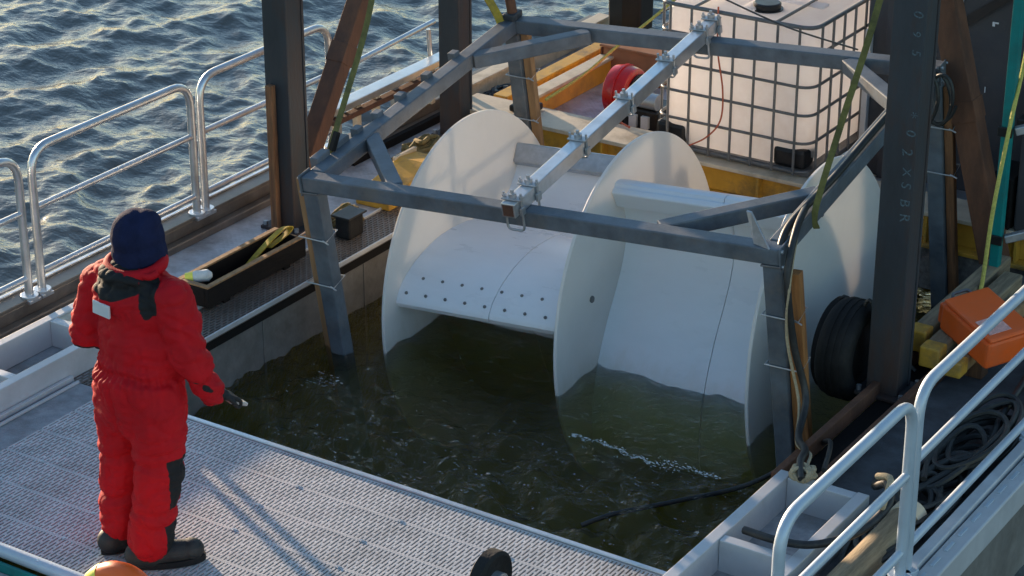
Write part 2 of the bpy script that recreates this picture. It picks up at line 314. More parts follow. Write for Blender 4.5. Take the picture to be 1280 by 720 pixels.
# ------------------------------------------------------------------ pool water between the pontoons (a closed body of murky water)
WZ = -.41
def pool():
    x0, x1, y0, y1, st = .205, 3.965, -2.6, 7.1, .024
    xs = np.linspace(x0, x1, int((x1 - x0) / st)); ys = np.linspace(y0, y1, int((y1 - y0) / st)); X, Y = np.meshgrid(xs, ys, indexing='ij'); Z = np.full_like(X, WZ)
    r = np.random.default_rng(3)
    for i in range(95):
        lam = .06 * (9 ** r.random()); k = 2 * math.pi / lam; th = r.random() * 6.28; a = .0165 * lam ** .9 * (.3 + r.random())
        Z += a * np.cos(k * (X * math.cos(th) + Y * math.sin(th)) + r.random() * 6.28 + 1.6 * np.sin(X * 2.1 + i) + 1.3 * np.cos(Y * 1.7 + i))
    Z = WZ + (Z - WZ) * (.30 + .70 / (1 + np.exp((Y - 1.45) * 7)))
    mound = .05 * np.exp(-((X - .85) ** 2 + (Y - 1.25) ** 2) / .12); Z += mound * (.6 + .4 * np.sin(X * 23 + Y * 9) * np.cos(Y * 19 - X * 7))
    nx, ny = X.shape; n = nx * ny; vs = np.stack([X, Y, Z], -1).reshape(-1, 3).tolist()
    idx = np.arange(n).reshape(nx, ny); f = np.stack([idx[:-1, :-1], idx[1:, :-1], idx[1:, 1:], idx[:-1, 1:]], -1).reshape(-1, 4).tolist()
    rim = list(idx[:, 0]) + list(idx[-1, 1:]) + list(idx[-2::-1, -1]) + list(idx[0, -2:0:-1]); rim = [int(i) for i in rim]
    low = len(vs); vs += [(vs[i][0], vs[i][1], -2.4) for i in rim]; m = len(rim)
    for k in range(m): f.append((rim[k], low + k, low + (k + 1) % m, rim[(k + 1) % m]))
    f.append(tuple(low + k for k in range(m)))
    me = bpy.data.meshes.new('pool_water'); me.from_pydata(vs, [], f); me.materials.append(MATS['pool_water'])
    bm = bmesh.new(); bm.from_mesh(me); bmesh.ops.recalc_face_normals(bm, faces=bm.faces); bm.to_mesh(me); bm.free()
    me.polygons.foreach_set('use_smooth', [True] * len(me.polygons)); me.set_sharp_from_angle(angle=R(50))
    o = bpy.data.objects.new('pool_water', me); COL.objects.link(o); tag(o, 'dark green water in the pool between the hulls', kind='structure')
    b = MB().bx(-.9, 5, -3, 8, -2.6, -2.45).build('sea_floor', 'moss'); tag(b, 'murky bed below the pool', kind='structure')
pool()
# ------------------------------------------------------------------ left pontoon
def left_pontoon():
    t = thing('barge_pontoon', (-.4, 2, -.41), 'left barge pontoon with rails, deck trough and perforated side walkway', 'barge hull', 'barge pontoons')
    h = MB().bx(-1.02, .20, -7, 7.2, -1.3, -.075).build('hull_wall', 'hull_wall', t, bevel=.01)
    for y in (.35, 1.4, 2.45, 3.5): MB().bx(.2, .206, y, y + .02, -.9, -.08).build('weld_seam', 'hull_wall', t)
    MB().bx(-.83, -.08, 1.0, 4.955, -.07, .0).build('deck_plate', 'treadplate', t)
    MB().bx(-.83, 0, -7, 1.0, -.07, -.002).build('deck_plate', 'deck_plate', t)
    MB().bx(.0, .20, -7, .0, -.07, 0.002).build('edge_plate', 'deck_plate', t, bevel=.004)
    MB().bx(-.075, .20, .004, 4.55, -.074, -.040).build('walkway_shade_sheet', 'black_timber_and_shade', t)  # black sheet: the darkness seen through the grating holes is painted in
    g = MB()
    for i in range(13): x = -.072 + i * .0236; g.bx(x - .0055, x + .0055, .004, 4.55, -.038, -.0005)
    for i in range(12):
        x = -.072 + i * .0236 + .0055
        for k in range(int(4.5 / .06)): y = .02 + .06 * k + (.03 if i % 2 else 0); g.bx(x, x + .0126, y, y + .016, -.036, -.001)
    tag(g.build('walkway_grating', 'perforated', t), kind='stuff')
    MB().bx(.219, .232, .004, 4.55, -.022, .010).build('walkway_lip', 'aluminium_dull', t, bevel=.003)
    MB().bx(-.098, -.080, .004, 4.55, -.02, .016).build('walkway_lip', 'aluminium_dull', t, bevel=.003)
    MB().bx(.2005, .212, .004, 4.55, -.10, -.03).build('painted_shade_strip', 'black_timber_and_shade', t)  # black strip standing in for the shadow below the walkway lip
    # bulwark with cap and step
    b = MB().bx(-.955, -.83, -7, 7.2, -.07, .125).build('bulwark', 'bulwark_brown', t, bevel=.006)
    MB().bx(-.965, -.822, -7, 3.45, .128, .150).build('bulwark_cap', 'bulwark_brown', t, bevel=.004)
    MB().bx(-.97, -.945, -7, 3.45, .1505, .166).build('cap_edge', 'aluminium', t, bevel=.003)
    MB().bx(-.826, -.765, -7, 4.95, -.002, .05).build('bulwark_step', 'bulwark_brown', t, bevel=.008)
    # trough
    for (x0, x1, y0, y1) in ((-.535, -.475, -7, .98), (-.135, -.075, -7, .98)):
        MB().bx(x0, x1, y0, y1, 0, .17).build('trough_wall', 'aluminium_dull', t, bevel=.004)
    for y in (-2.1, -.41, .27, .92): MB().bx(-.473, -.137, y, y + .06, .002, .166).build('trough_divider', 'aluminium_dull', t, bevel=.004)
    MB().bx(-.473, -.137, .332, .918, .1, .158).build('trough_lid', 'cream_paint', t)
    for x0, x1, z in ((-.07, -.045, .035), (-.02, -.001, .016)): MB().bx(x0, x1, -7, -.002, 0, z).build('trough_edge_strip', 'aluminium_dull', t, bevel=.003)
left_pontoon()
# side rail of the far deck: a light capped rack with short posts
def side_rack():
    t = thing('side_rack', (-.83, 4.6, .1), 'pale capped guard rack with short posts on the left bulwark behind the frame', 'guard rack')
    MB().bx(-.90, -.78, 3.45, 4.95, .40, .45).build('top_plank', 'aluminium', t, bevel=.005)
    MB().bx(-.82, -.76, 3.45, 4.95, .335, .375).build('rail_strip', 'rusty_steel', t, bevel=.004)
    MB().bx(-.764, -.72, 3.6, 4.94, .002, .06).build('base_strip', 'black_timber_and_shade', t)
    for i, y in enumerate(np.arange(3.55, 4.95, .23)):
        MB().bar((-.82, y, .125), (-.82, y, .40), .045, .05, (0, 1, 0)).build('post', 'cream_paint' if i % 3 else 'galvanised', t, bevel=.004)
side_rack()
def rail(pts_y0, y1, label, grp, x, z0=.15, top=1.06, mids=(.69, .27), m='aluminium', r=.027, open0=False, open1=False, clamps=True):
    y0 = pts_y0; t = thing('hand_rail', (x, (y0 + y1) / 2, z0), label, 'hand rail', grp)
    path = rounded([(x, y0, z0), (x, y0, top), (x, y1, top), (x, y1, z0)], .17, 7)
    MB().tube(path, r, 12).build('rail_hoop', m, t, smooth=50)
    for z in mids: MB().tube([(x, y0 + .01, z), (x, y1 - .01, z)], r * .78, 10).build('mid_rail', m, t, smooth=50)
    for y in (y0, y1): MB().cyl((x, y, z0 - .02), (x, y, z0 + .012), r * 2.1, 14).bx(x - .05, x + .05, y - .05, y + .05, z0 - .03, z0 - .008).build('base_flange', m, t, bevel=.003)
rail(-1.0, .49, 'left rail hoop nearest the picture edge, ending in front of the red suit', 'left hand rails', -.85)
rail(.60, 2.05, 'left rail hoop rising behind the person in red', 'left hand rails', -.85)
rail(2.14, 3.52, 'left rail hoop running behind the thick dark gantry post', 'left hand rails', -.85)
def low_rail():
    t = thing('pipe_rail', (-.95, 4.6, .2), 'thin straight pipe rail above the far left bulwark', 'hand rail')
    MB().tube([(-.98, 3.62, .60), (-.98, 4.98, .66)], .021, 10).build('pipe', 'aluminium', t, smooth=50)
    for y in (3.7, 4.9): MB().tube([(-.94, y, .1), (-.975, y, .62)], .018, 8).build('stanchion', 'aluminium', t, smooth=50)
low_rail()
# ------------------------------------------------------------------ grating walkway across the bow of the pool
def walkway():
    t = thing('grating_walkway', (2, -.8, 0), 'slotted grey grating walkway the person in red stands on', 'walkway')
    W = .2640; X0, X1 = .205, 3.955; cols = int((X1 - X0) / .0225); px = (X1 - X0) / cols
    mb = MB(); ym = W / 2
    mb.bx(X0, X1, -ym, -ym + .009, -.03, 0).bx(X0, X1, ym - .009, ym, -.03, 0)
    for c in range(cols + 1):
        x = X0 + c * px; mb.bx(x - .0060, x + .0060, -ym + .0091, ym - .0091, -.010, -.0004)
    for c in range(cols):
        x = X0 + c * px + .0060; x2 = x + px - .0120
        for yb in ((-.044, .044) if c % 2 else (-.088, .0, .088)):
            mb.bx(x, x2, yb - .0085, yb + .0085, -.009, -.0008)
    proto = mb.build('grating_plank', 'grating_grey', t, local=True); proto.location = (-2, 0, 0)
    for i in range(6):
        o = proto if i == 0 else proto.copy()
        if i: COL.objects.link(o)
        o.location = (-2, .8 - .006 - W / 2 - i * (W + .0015), 0)
    cm = MB().bx(-.016, .016, -.011, .011, 0, .002).cyl((0, 0, .002), (0, 0, .004), .007, 6).mesh('fixing_clip'); cm.materials.append(MATS['galvanised'])
    for i in range(1, 6):
        for k in range(6):
            o = bpy.data.objects.new('fixing_clip', cm); COL.objects.link(o); o.parent = t; o.location = (.42 + k * .66 + .05 * (i % 2) - 2, .8 - .006 - i * (W + .0015), .0005); o.rotation_euler.z = random.uniform(-.1, .1)
    MB().bx(.205, 3.955, -.003, .028, -.08, .011).build('edge_bar', 'aluminium', t, bevel=.004)
    for y in (-.4, -1.2): MB().bx(.2, 3.96, y - .03, y + .03, -.2, -.04).build('support_beam', 'aluminium_dull', t)
    for x in (.6, 1.5, 2.4, 3.3): MB().bx(x - .02, x + .02, -1.59, -.01, -.12, -.033).build('support_beam', 'aluminium_dull', t)
    MB().tube([(.205, -1.625, .03), (3.955, -1.625, .03)], .036, 12).build('edge_tube', 'pale_blue_rail', t, smooth=50)
    MB().bx(.205, 3.955, -1.685, -1.667, -.06, .0).build('edge_strip', 'teal_paint', t, bevel=.004)
    MB().bx(.205, 3.955, -2.6, -1.69, -.10, -.05).build('lower_plate', 'treadplate', t)
walkway()
# ------------------------------------------------------------------ right pontoon
def right_pontoon():
    t = thing('barge_pontoon', (4.5, 1, -.41), 'right barge pontoon with white trough, channel frame and slotted bulwark', 'barge hull', 'barge pontoons')
    MB().bx(3.97, 5.0, -7, 7.2, -1.3, -.03).build('hull_wall', 'hull_wall', t, bevel=.01)
    MB().bx(3.972, 4.86, 1.02, 4.955, -.028, 0).build('deck_plate', 'dark_deck', t)
    MB().bx(4.47, 4.86, -7, 1.02, -.028, -.002).build('deck_plate', 'dark_deck', t)
    for (x0, x1) in ((3.965, 4.03), (4.40, 4.465)): MB().bx(x0, x1, -7, 1.0, -.03, .17).build('trough_wall', 'aluminium_dull', t, bevel=.004)
    for y in (-.9, .20, .935): MB().bx(4.032, 4.398, y, y + .062, -.028, .166).build('trough_divider', 'aluminium_dull', t, bevel=.004)
    MB().bx(4.03, 4.40, -7, 1.0, -.029, -.008).build('trough_floor', 'deck_plate', t)
    # bulwark: inner flat strip, slotted strip, outer skirt
    MB().bx(4.875, 4.935, -7, 7.2, 0, .15).build('bulwark_strip', 'aluminium_dull', t, bevel=.006)
    MB().bx(4.945, 5.045, -7, 7.2, -.03, .13).build('bulwark', 'aluminium_dull', t, bevel=.01)
    for y in np.arange(-.6, 4.2, .17): MB().bx(4.975, 4.990, y, y + .095, .1305, .137).build('slot_trim', 'pale_blue_rail', t)
    MB().bx(5.005, 5.03, -7, 7.2, -.75, -.03).build('hull_skirt', 'hull_wall', t)
right_pontoon()
rail(-.95, .40, 'right rail hoop in the lower right, bent over the white trough', 'right hand rails', 4.9, m='pale_blue_rail', r=.028, mids=(.70, .28), top=1.10)
rail(.47, 2.1, 'right rail hoop passing in front of the orange box', 'right hand rails', 4.9, m='pale_blue_rail', r=.028, mids=(.74, .28), top=1.12)
def twine():
    t = MB().tube([V(4.9, 2.1, .45) + V(.037 * math.cos(a), .037 * math.sin(a), .0045 * a) for a in np.linspace(0, 44, 150)], .010, 6).build('twine_wrap', 'teal_paint', smooth=50)
    tag(t, 'teal twine wound round a right rail post at the picture edge', 'twine')
twine()
# ------------------------------------------------------------------ gantry posts and braces
def post(x, y, z0, z1, w, label, m='post_steel', flange=True, lean=(0, 0)):
    t = thing('gantry_post', (x, y, z0), label, 'gantry post', 'gantry posts')
    lx, ly = lean; f = lambda z: V(x + lx * (z - z0), y + ly * (z - z0), z)
    s = MB()
    s.bar(f(z0), f(z1), w, w * .16, (0, 1, 0)) if False else None
    s.bx(x - w / 2, x + w / 2, y - w / 2, y - w / 2 + .022, z0, z1).bx(x - w / 2, x + w / 2, y + w / 2 - .022, y + w / 2, z0, z1).bx(x + w * .38, x + w * .46, y - w / 2 + .022, y + w / 2 - .022, z0, z1).bx(x - w * .46, x - w * .38, y - w / 2 + .022, y + w / 2 - .022, z0, z1)
    s.build('column', m, t, bevel=.006)
    if flange:
        MB().bx(x - w * .8, x + w * .8, y - w * .75, y + w * .75, z0 - .02, z0 + .002).build('base_plate', m, t, bevel=.004)
        for i, j in ((-1, -1), (1, -1), (1, 1), (-1, 1)): MB().cyl((x + i * w * .68, y + j * w * .6, z0), (x + i * w * .68, y + j * w * .6, z0 + .03), .016, 6).build('bolt', 'galvanised', t)
    return t
post(-.42, 2.50, .02, 4.6, .19, 'thick dark steel gantry post on the left deck with a timber strip on its face')
post(-.47, 4.52, .02, 4.6, .175, 'thick dark steel gantry post on the left side beside the pale disc')
gp = post(3.93, 2.42, .03, 4.6, .19, 'thick dark steel gantry post on the right with painted letters', flange=True)
def letters():
    # painted characters, read sideways up the post, as on the photograph
    marks = [('0', 2.24), ('9', 2.13), ('5', 2.03), ('*', 1.69), ('0', 1.575), ('2', 1.47), ('X', 1.365), ('S', 1.27), ('B', 1.175), ('R', 1.09)]
    for ch, z in marks:
        c = bpy.data.curves.new('painted_mark', 'FONT'); c.body = ch; c.size = .078 * random.uniform(.85, 1.12); c.extrude = .0006; c.align_x = 'CENTER'; c.align_y = 'CENTER'
        tmp = bpy.data.objects.new('tmp', c); COL.objects.link(tmp); dg = bpy.context.evaluated_depsgraph_get(); me = bpy.data.meshes.new_from_object(tmp.evaluated_get(dg)); bpy.data.objects.remove(tmp)
        me.materials.clear(); me.materials.append(MATS['paint_mark'])
        o = bpy.data.objects.new('painted_mark', me); COL.objects.link(o); o.parent = gp
        o.matrix_local = Matrix.Translation((.052 + random.uniform(-.008, .008), -.095 - .0015, z + random.uniform(-.01, .01))) @ Matrix.Rotation(R(90), 4, 'X') @ Matrix.Rotation(R(-90 + random.uniform(-9, 9)), 4, 'Z')
letters()
def strip_on_post():
    o = MB().bx(-.475, -.425, 2.352, 2.40, -.0, 1.02).build('timber_strip', 'wood_dark', bevel=.004); tag(o, 'brown timber strip standing against the left gantry post', 'timber strip')
strip_on_post()
def brace(p, q, w, label, m='rusty_steel'):
    t = thing('gantry_brace', p, label, 'gantry brace', 'gantry braces'); d = (Vector(q) - Vector(p)).normalized()
    MB().bar(p, q, w, w * .9, (0, 1, 0)).build('brace_tube', m, t, bevel=.008)
    mid = Vector(p).lerp(Vector(q), .34); MB().bar(mid - d * .07, mid + d * .07, w + .012, w * .9 + .012, (0, 1, 0)).build('joint_sleeve', 'rusty_steel', t, bevel=.004)
brace((-.46, 2.62, .22), (-.46, 4.2, 2.55), .13, 'rusty steel brace leaning away from the left gantry post')
brace((3.76, 4.42, .04), (2.95, 4.42, 2.9), .16, 'rusty brown steel brace leaning right of the lettered gantry post')
# ------------------------------------------------------------------ turbine frame (tilted, hanging in its straps)
def rotm(a, b, c): return Matrix.Rotation(R(a), 4, 'Z') @ Matrix.Rotation(R(b), 4, 'Y') @ Matrix.Rotation(R(c), 4, 'X')
TM = Matrix.Translation((.436, 1.664, .779)) @ rotm(3.3, -3.44, 7.0)
def TF(x, y, z): return TM @ Vector((x, y, z))
LX, LY = 3.03, 2.5
def turbine_frame():
    t = thing('lifting_cradle', None, 'tilted grey steel frame with four legs around the white turbine', 'steel frame', mtx=TM)
    B = lambda nm, p, q, w=.1, h=.1, up=(0, 0, 1), m='frame_steel', bev=.008, par=None: MB().bar(p, q, w, h, up).build(nm, m, par or t, bevel=bev, local=True)
    B('beam', (-.05, 0, 0), (LX + .05, 0, 0)); B('beam', (.0, LY, 0), (LX + .05, LY, 0))
    B('beam', (0, .052, .004), (0, LY - .052, .004), .1, .1); B('beam', (LX, .052, .004), (LX, LY - .052, .004))
    for p, q in (((.035, .62, -.002), (.56, .055, -.002)), ((LX - .035, .70, -.002), (LX - .72, .056, -.002)), ((.035, LY - .62, -.002), (.62, LY - .056, -.002)), ((LX - .035, LY - .55, -.002), (LX - .55, LY - .056, -.002))):
        B('corner_brace', p, q, .096, .094)
    for i, (x, y) in enumerate(((0, 0), (LX, 0), (0, LY), (LX, LY))):
        B('leg', (x, y, -.052), (x, y, -2.1), .105, .105, (0, 1, 0))
        MB().tube([(x + a * .056, y + b * .056, -.054) for a, b in ((-1, -1), (1, -1), (1, 1), (-1, 1))], .007, 6, closed=True).build('weld_bead', 'cage_steel', t, smooth=50, local=True)
        s = (-1 if x == 0 else 1); lx = x + (-.085 if i == 0 else .102 if i == 1 else .085)
        tm = MB().bar((lx, y + .01, -.10 if x else .02), (lx, y + .01, -1.75), .09 if i == 1 else .055, .06, (0, 1, 0)).build('timber_strip', 'wood_rust' if i == 1 else 'wood_dark' if x else 'wood_raw', t, bevel=.004, local=True)
        for z in (-.36, -.68):
            a, b = (min(x - .07, lx - .045), max(x + .07, lx + .045)); yy = y - .065
            MB().tube([(a, y + .065, z - .01), (a, yy, z), (b, yy, z - .012), (b, y + .065, z + .01), (a, y + .065, z - .01)], .005, 6).tube([(b - .02, yy - .005, z), (b + .03, yy - .02, z - .012)], .005, 6).build('tie_wire', 'galvanised', t, local=True)
    for y in (.60, .84, 1.12, 1.45, 1.80): MB().bx(-.085, -.030, y - .035, y + .035, -.04, .085).build('lug', 'frame_steel', t, bevel=.004, local=True)
    for y in (.2, .42): MB().bx(-.10, -.04, y - .07, y + .07, -.03, .09).build('lug', 'frame_steel', t, bevel=.006, local=True)
    for x, y, sx in ((-.052, 0, -1), (LX + .052, 0, 1), (-.052, LY, -1), (LX + .052, LY, 1)):
        ep = MB().bx(min(x, x + sx * .010), max(x, x + sx * .010), y - .062, y + .062, -.075, .062).build('end_plate', 'frame_steel', t, bevel=.002, local=True)
        for dy, dz in ((-.042, .04), (.042, .04), (-.042, -.052), (.042, -.052)): MB().cyl((x + sx * .010, y + dy, dz), (x + sx * .022, y + dy, dz), .011, 6).build('bolt', 'galvanised', ep, local=True)
    # gusset plate at the right front corner
    g = MB(); g.add([(LX - .11, -.02, .052), (LX - .0, -.06, .052), (LX - .13, .02, .22), (LX - .16, .02, .225), (LX - .11, -.005, .052), (LX - .0, -.045, .052), (LX - .13, .035, .22), (LX - .16, .035, .225)], [(0, 1, 2, 3), (7, 6, 5, 4), (0, 4, 5, 1), (1, 5, 6, 2), (2, 6, 7, 3), (3, 7, 4, 0)]).build('gusset', 'galvanised', t, bevel=.002, local=True)
    # loose wooden head block at rear left corner
    MB().cyl((.02, LY - .02, .04), (.0, LY - .02, .30), .035, 12).build('corner_pin', 'rusty_steel', t, smooth=50, local=True)
    MB().bx(-.035, .06, LY - .08, LY + .045, .052, .10).build('corner_block', 'post_steel', t, bevel=.01, local=True)
    # hose clipped along the right beam
    MB().tube(spline([(LX + .03, -.0, .02), (LX + .02, .2, .09), (LX + .03, .8, .085), (LX + .02, 1.5, .08), (LX + .04, 2.3, .09)]), .022, 8).build('cable', 'hose_black', t, smooth=50, local=True)
    return t
turbine_frame()
def centre_beam():
    m = TM @ Matrix.Translation((1.46, 0, .098))
    t = thing('clamped_beam', None, 'bright square aluminium beam clamped lengthwise over the turbine frame', 'beam', mtx=m)
    MB().bx(-.045, .045, -.15, 2.66, -.045, .045).build('tube', 'aluminium', t, bevel=.006, local=True)
    MB().bx(-.034, .034, -.1515, -.149, -.034, .034).build('open_end', 'rusty_steel', t, local=True)
    for y, tall in ((-.085, 1), (.105, 1), (.72, 0), (1.33, 0), (1.92, 0), (2.42, 1), (2.6, 1)):
        c = MB().bx(-.062, .062, y - .028, y + .028, .047, .056).build('clamp_plate', 'galvanised', t, bevel=.002, local=True)
        dn = -.155 if tall else -.07
        MB().tube(rounded([(-.055, y, .085), (-.055, y, dn), (.055, y, dn), (.055, y, .085)], .03, 4), .0075, 8).build('u_bolt', 'galvanised', c, smooth=50, local=True)
        if tall:
            for x in (-.055, .055): MB().cyl((x, y, .057), (x, y, .070), .013, 6).build('nut', 'galvanised', c, local=True)
        MB().cyl((0, y, .056), (0, y, .082), .024, 12).cyl((0, y, .082), (0, y, .105), .011, 6).build('stud', 'galvanised', c, local=True)
        MB().bx(.048, .066, y - .022, y + .022, -.05, .0).build('side_clamp', 'galvanised', c, bevel=.003, local=True)
centre_beam()
# ------------------------------------------------------------------ the turbine drum
def turbine():
    CY, CZ, RD = 1.25, -1.30, 1.138; XS = (.24, 1.47, 2.73)
    m = TM @ Matrix.Translation((0, CY, CZ))
    t = thing('paddle_turbine', None, 'big white paddle drum with round end discs, half under water', 'turbine', mtx=m)
    for x in XS:
        MB().lathe([(.0, -.011), (RD - .004, -.011), (RD, -.007), (RD, .007), (RD - .004, .011), (.0, .011)], (x, 0, 0), 'x', 128).build('disc', 'white_plastic', t, smooth=35, local=True)
    lobe = [(-.945, .335), (-.925, .372), (-.86, .425), (-.74, .475), (-.56, .51), (-.35, .515), (-.1, .475), (.13, .41), (.33, .375), (.50, .40), (.62, .475), (.69, .565), (.728, .655)]
    def rot2(p, a): c, s = math.cos(R(a)), math.sin(R(a)); return (p[0] * c - p[1] * s, p[0] * s + p[1] * c)
    L = [(p.x, p.y) for p in spline([(x, y, 0) for x, y in lobe], 4)]
    for sec, (xa, xb, off) in enumerate(((XS[0] + .012, XS[1] - .012, 0), (XS[1] + .012, XS[2] - .012, 60))):
        prof = []
        for k in range(3): prof += [rot2(p, -120 * k + off) for p in L]
        xm = xa + (xb - xa) * (.56 if sec == 0 else .60)
        for (a, b) in ((xa, xm - .0025), (xm + .0025, xb)):
            s = MB(); n = len(prof); vs = [(a, y, z) for y, z in prof] + [(b, y, z) for y, z in prof]
            s.add(vs, [(i, (i + 1) % n, n + (i + 1) % n, n + i) for i in range(n)] + [tuple(range(n)), tuple(range(2 * n - 1, n - 1, -1))])
            s.build('blade_sheet', 'sheet_white', t, smooth=30, local=True)
        for k in range(3):
            if sec == 0 and k == 2: continue
            e = rot2((.695, .615), -120 * k + off); d = rot2((-.55, .25), -120 * k + off); c0 = (e[0], e[1])
            rr = [rot2((p[0], p[1]), -120 * k + off) for p in ((.645, .545), (.620, .585), (.700, .690), (.738, .672))]
            s = MB(); s.add([(a, y, z) for a in (xa + .001, xb - .001) for y, z in rr], [(0, 1, 2, 3), (7, 6, 5, 4), (0, 4, 5, 1), (1, 5, 6, 2), (2, 6, 7, 3), (3, 7, 4, 0)])
            s.build('edge_strip', 'galvanised' if sec == 0 else 'sheet_white', t, bevel=.01, local=True)
        # bolts in two staggered rows near the leading edge
        bm_ = None
        for k in range(1 if sec == 0 else 0):
            for row, p, q in ((0, (-.905, .397), (-.85, .43)), (1, (-.80, .455), (-.74, .475))):
                for j in range(8):
                    x = xa + .06 + (xb - xa - .12) * (j + .5 * row) / 7.6
                    if x > xb - .03: continue
                    P = rot2(p, -120 * k + off); Pq = rot2(q, -120 * k + off); nrm = Vector((0, -(Pq[1] - P[1]), Pq[0] - P[0])).normalized()
                    if bm_ is None:
                        bm_ = MB().lathe([(.0, -.004), (.0105, -.004), (.0105, .004), (.007, .008), (.0, .008)], (0, 0, 0), 'z', 8).mesh('bolt'); bm_.materials.append(MATS['cage_steel'])
                    o = bpy.data.objects.new('bolt', bm_); COL.objects.link(o); o.parent = t
                    o.matrix_local = Matrix.Translation((x, P[0], P[1])) @ nrm.to_track_quat('Z', 'Y').to_matrix().to_4x4()
    for (y, z, x) in ((-.62, .40, XS[1] + .012), (.05, .85, XS[2] + .012)):
        MB().cyl((x - .004, y, z), (x + .012, y, z), .022, 6).build('disc_bolt', 'cage_steel', t, local=True)
    MB().cyl((XS[0] - .06, 0, 0), (XS[2] + .05, 0, 0), .05, 20).build('axle', 'galvanised', t, smooth=50, local=True)
turbine()
# ------------------------------------------------------------------ straps, ropes and cables about the frame
def flat(name, pts, w, t, side, m, label, cat): return tag(MB().ribbon(spline(pts, 10), w, t, side).build(name, m, smooth=60), label, cat)
sv = flat('lifting_strap', [TF(-.06, .30, -.06), TF(-.062, .31, .07), V(.46, 2.2, 1.6), V(.55, 2.35, 2.3), V(.85, 2.5, 3.3)], .036, .007, (1, .3, 0), 'strap_green', 'olive green lifting strap above the left corner of the frame', 'strap')
MB().bar(TF(-.062, .31, .06), TF(-.062, .31, .06).lerp(V(.46, 2.2, 1.6), .16), .06, .03, (.3, 1, 0)).build('wear_sleeve', 'black_rubber', sv, bevel=.006)
flat('lifting_strap', [TF(LX + .07, .42, -.05), TF(LX + .072, .42, .08), V(3.61, 2.27, 1.62), V(3.75, 2.28, 2.2), V(3.9, 2.29, 3.0)], .036, .007, (1, .3, 0), 'strap_green', 'olive green lifting strap rising beside the lettered gantry post', 'strap')
flat('lifting_strap', [TF(-.03, LY - .1, -.06), TF(-.055, LY - .1, .1), V(.02, 4.0, 1.42), V(-.2, 3.75, 1.75), V(-.5, 3.3, 2.4)], .06, .009, (.5, 1, 0), 'strap_yellow', 'yellow lifting strap at the rear left corner of the frame', 'strap')
flat('lifting_strap', [TF(LX + .055, LY - .6, .05), V(3.44, 3.5, 1.45), V(3.62, 3.0, 1.75), V(3.78, 2.7, 2.2)], .036, .007, (0, 1, 0), 'strap_green', 'olive strap behind the lettered gantry post', 'strap')
tag(MB().tube(spline([TF(LX + .02, .42, .09), TF(LX + .09, .1, .10), TF(LX + .11, -.09, -.1), TF(LX + .13, -.10, -.5), TF(LX + .2, -.14, -.8), V(3.82, 1.5, .10), V(4.0, 1.20, .2), V(4.06, 1.02, .23), V(4.12, .92, .195)], 10), .021, 8).build('mooring_cable', 'hose_black', smooth=50), 'black cable hanging down the right front leg to the white trough', 'cable')
tag(MB().tube(spline([TF(LX + .10, .1, .10), TF(LX + .125, -.10, -.12), TF(LX + .10, -.12, -.45), TF(LX + .17, -.17, -.82), V(3.83, 1.46, .08), V(4.04, 1.18, .2), V(4.10, 1.03, .22), V(4.15, .97, .2)], 10), .009, 6).build('thin_rope', 'rope_beige', smooth=50), 'thin beige rope running down beside the black cable', 'rope')
def knot():
    pts = [V(4.10 + .05 * math.sin(2.3 * a) , .98 + .045 * math.cos(1.7 * a), .19 + .025 * math.sin(3.1 * a) + .01) for a in np.linspace(0, 12, 60)]
    tag(MB().tube(pts, .014, 7).build('rope_knot', 'rope_beige', smooth=50), 'knotted beige rope lying on the end of the white trough', 'rope')
knot()
tag(MB().tube(spline([V(2.86, .84, WZ - .03), V(2.98, .98, WZ + .012), V(3.2, 1.28, WZ + .016), V(3.45, 1.62, WZ + .03), V(3.7, 1.75, -.2), V(4.0, 1.5, .12), V(4.16, 1.1, .175)], 10), .014, 8).build('floating_rope', 'hose_black', smooth=50), 'dark rope trailing through the pool water to the right hull', 'rope')
tag(MB().tube(spline([V(4.02, 3.45, .235), V(4.0, 3.58, .25), V(3.99, 3.68, .7), V(3.985, 3.85, 1.2), V(3.98, 4.02, 1.62), V(3.97, 4.25, 2.5)], 12), .013, 7).build('hanging_rope', 'rope_yellow', smooth=50), 'yellow rope hanging in front of the teal pole', 'rope')
tag(MB().tube(spline([V(.0, 5.0, .22), V(.12, 5.35, .34), V(.22, 5.7, .50), V(.33, 6.1, .66), V(.5, 6.7, .95)], 10), .012, 7).build('chain_line', 'rope_yellow', smooth=50), 'light knotted line strung over the treadplate past the red drum', 'rope')
# ------------------------------------------------------------------ cross structure behind the pool
def cross_beam():
    t = thing('cross_beam', (1.8, 4.75, 0), 'yellow painted steel cross beam behind the turbine under the tank', 'steel beam')
    MB().bx(-.55, 5.0, 4.58, 4.92, .165, .195).build('top_flange', 'cream_paint', t, bevel=.005)
    MB().bx(-.55, 5.0, 4.66, 4.84, -.02, .163).build('web', 'yellow_paint', t, bevel=.004)
    MB().bx(-.55, 5.0, 4.56, 4.92, -.05, -.022).build('bottom_flange', 'yellow_paint', t, bevel=.005)
    MB().bx(.215, 3.96, 4.60, 4.95, -.36, -.052).build('lower_wall', 'rough_grey', t, bevel=.01)
    for x in np.arange(.1, 4.6, .62): MB().bx(x, x + .016, 4.585, 4.655, -.02, .163).build('stiffener', 'yellow_paint', t)
cross_beam()
tag(MB().bx(-.82, 5.2, 4.96, 7.2, -.06, .04).build('stern_deck', 'treadplate'), 'grey treadplate deck behind the yellow cross beam', kind='structure')
def long_beam(x, y0, y1, z, label, m, tm='cream_paint'):
    t = thing('deck_beam', (x, (y0 + y1) / 2, .04), label, 'steel beam', 'yellow deck beams')
    MB().bx(x - .035, x + .035, y0, y1, .04, z).build('web', m, t, bevel=.004)
    MB().bx(x - .06, x + .06, y0, y1, z + .002, z + .026).build('flange', tm, t, bevel=.004)
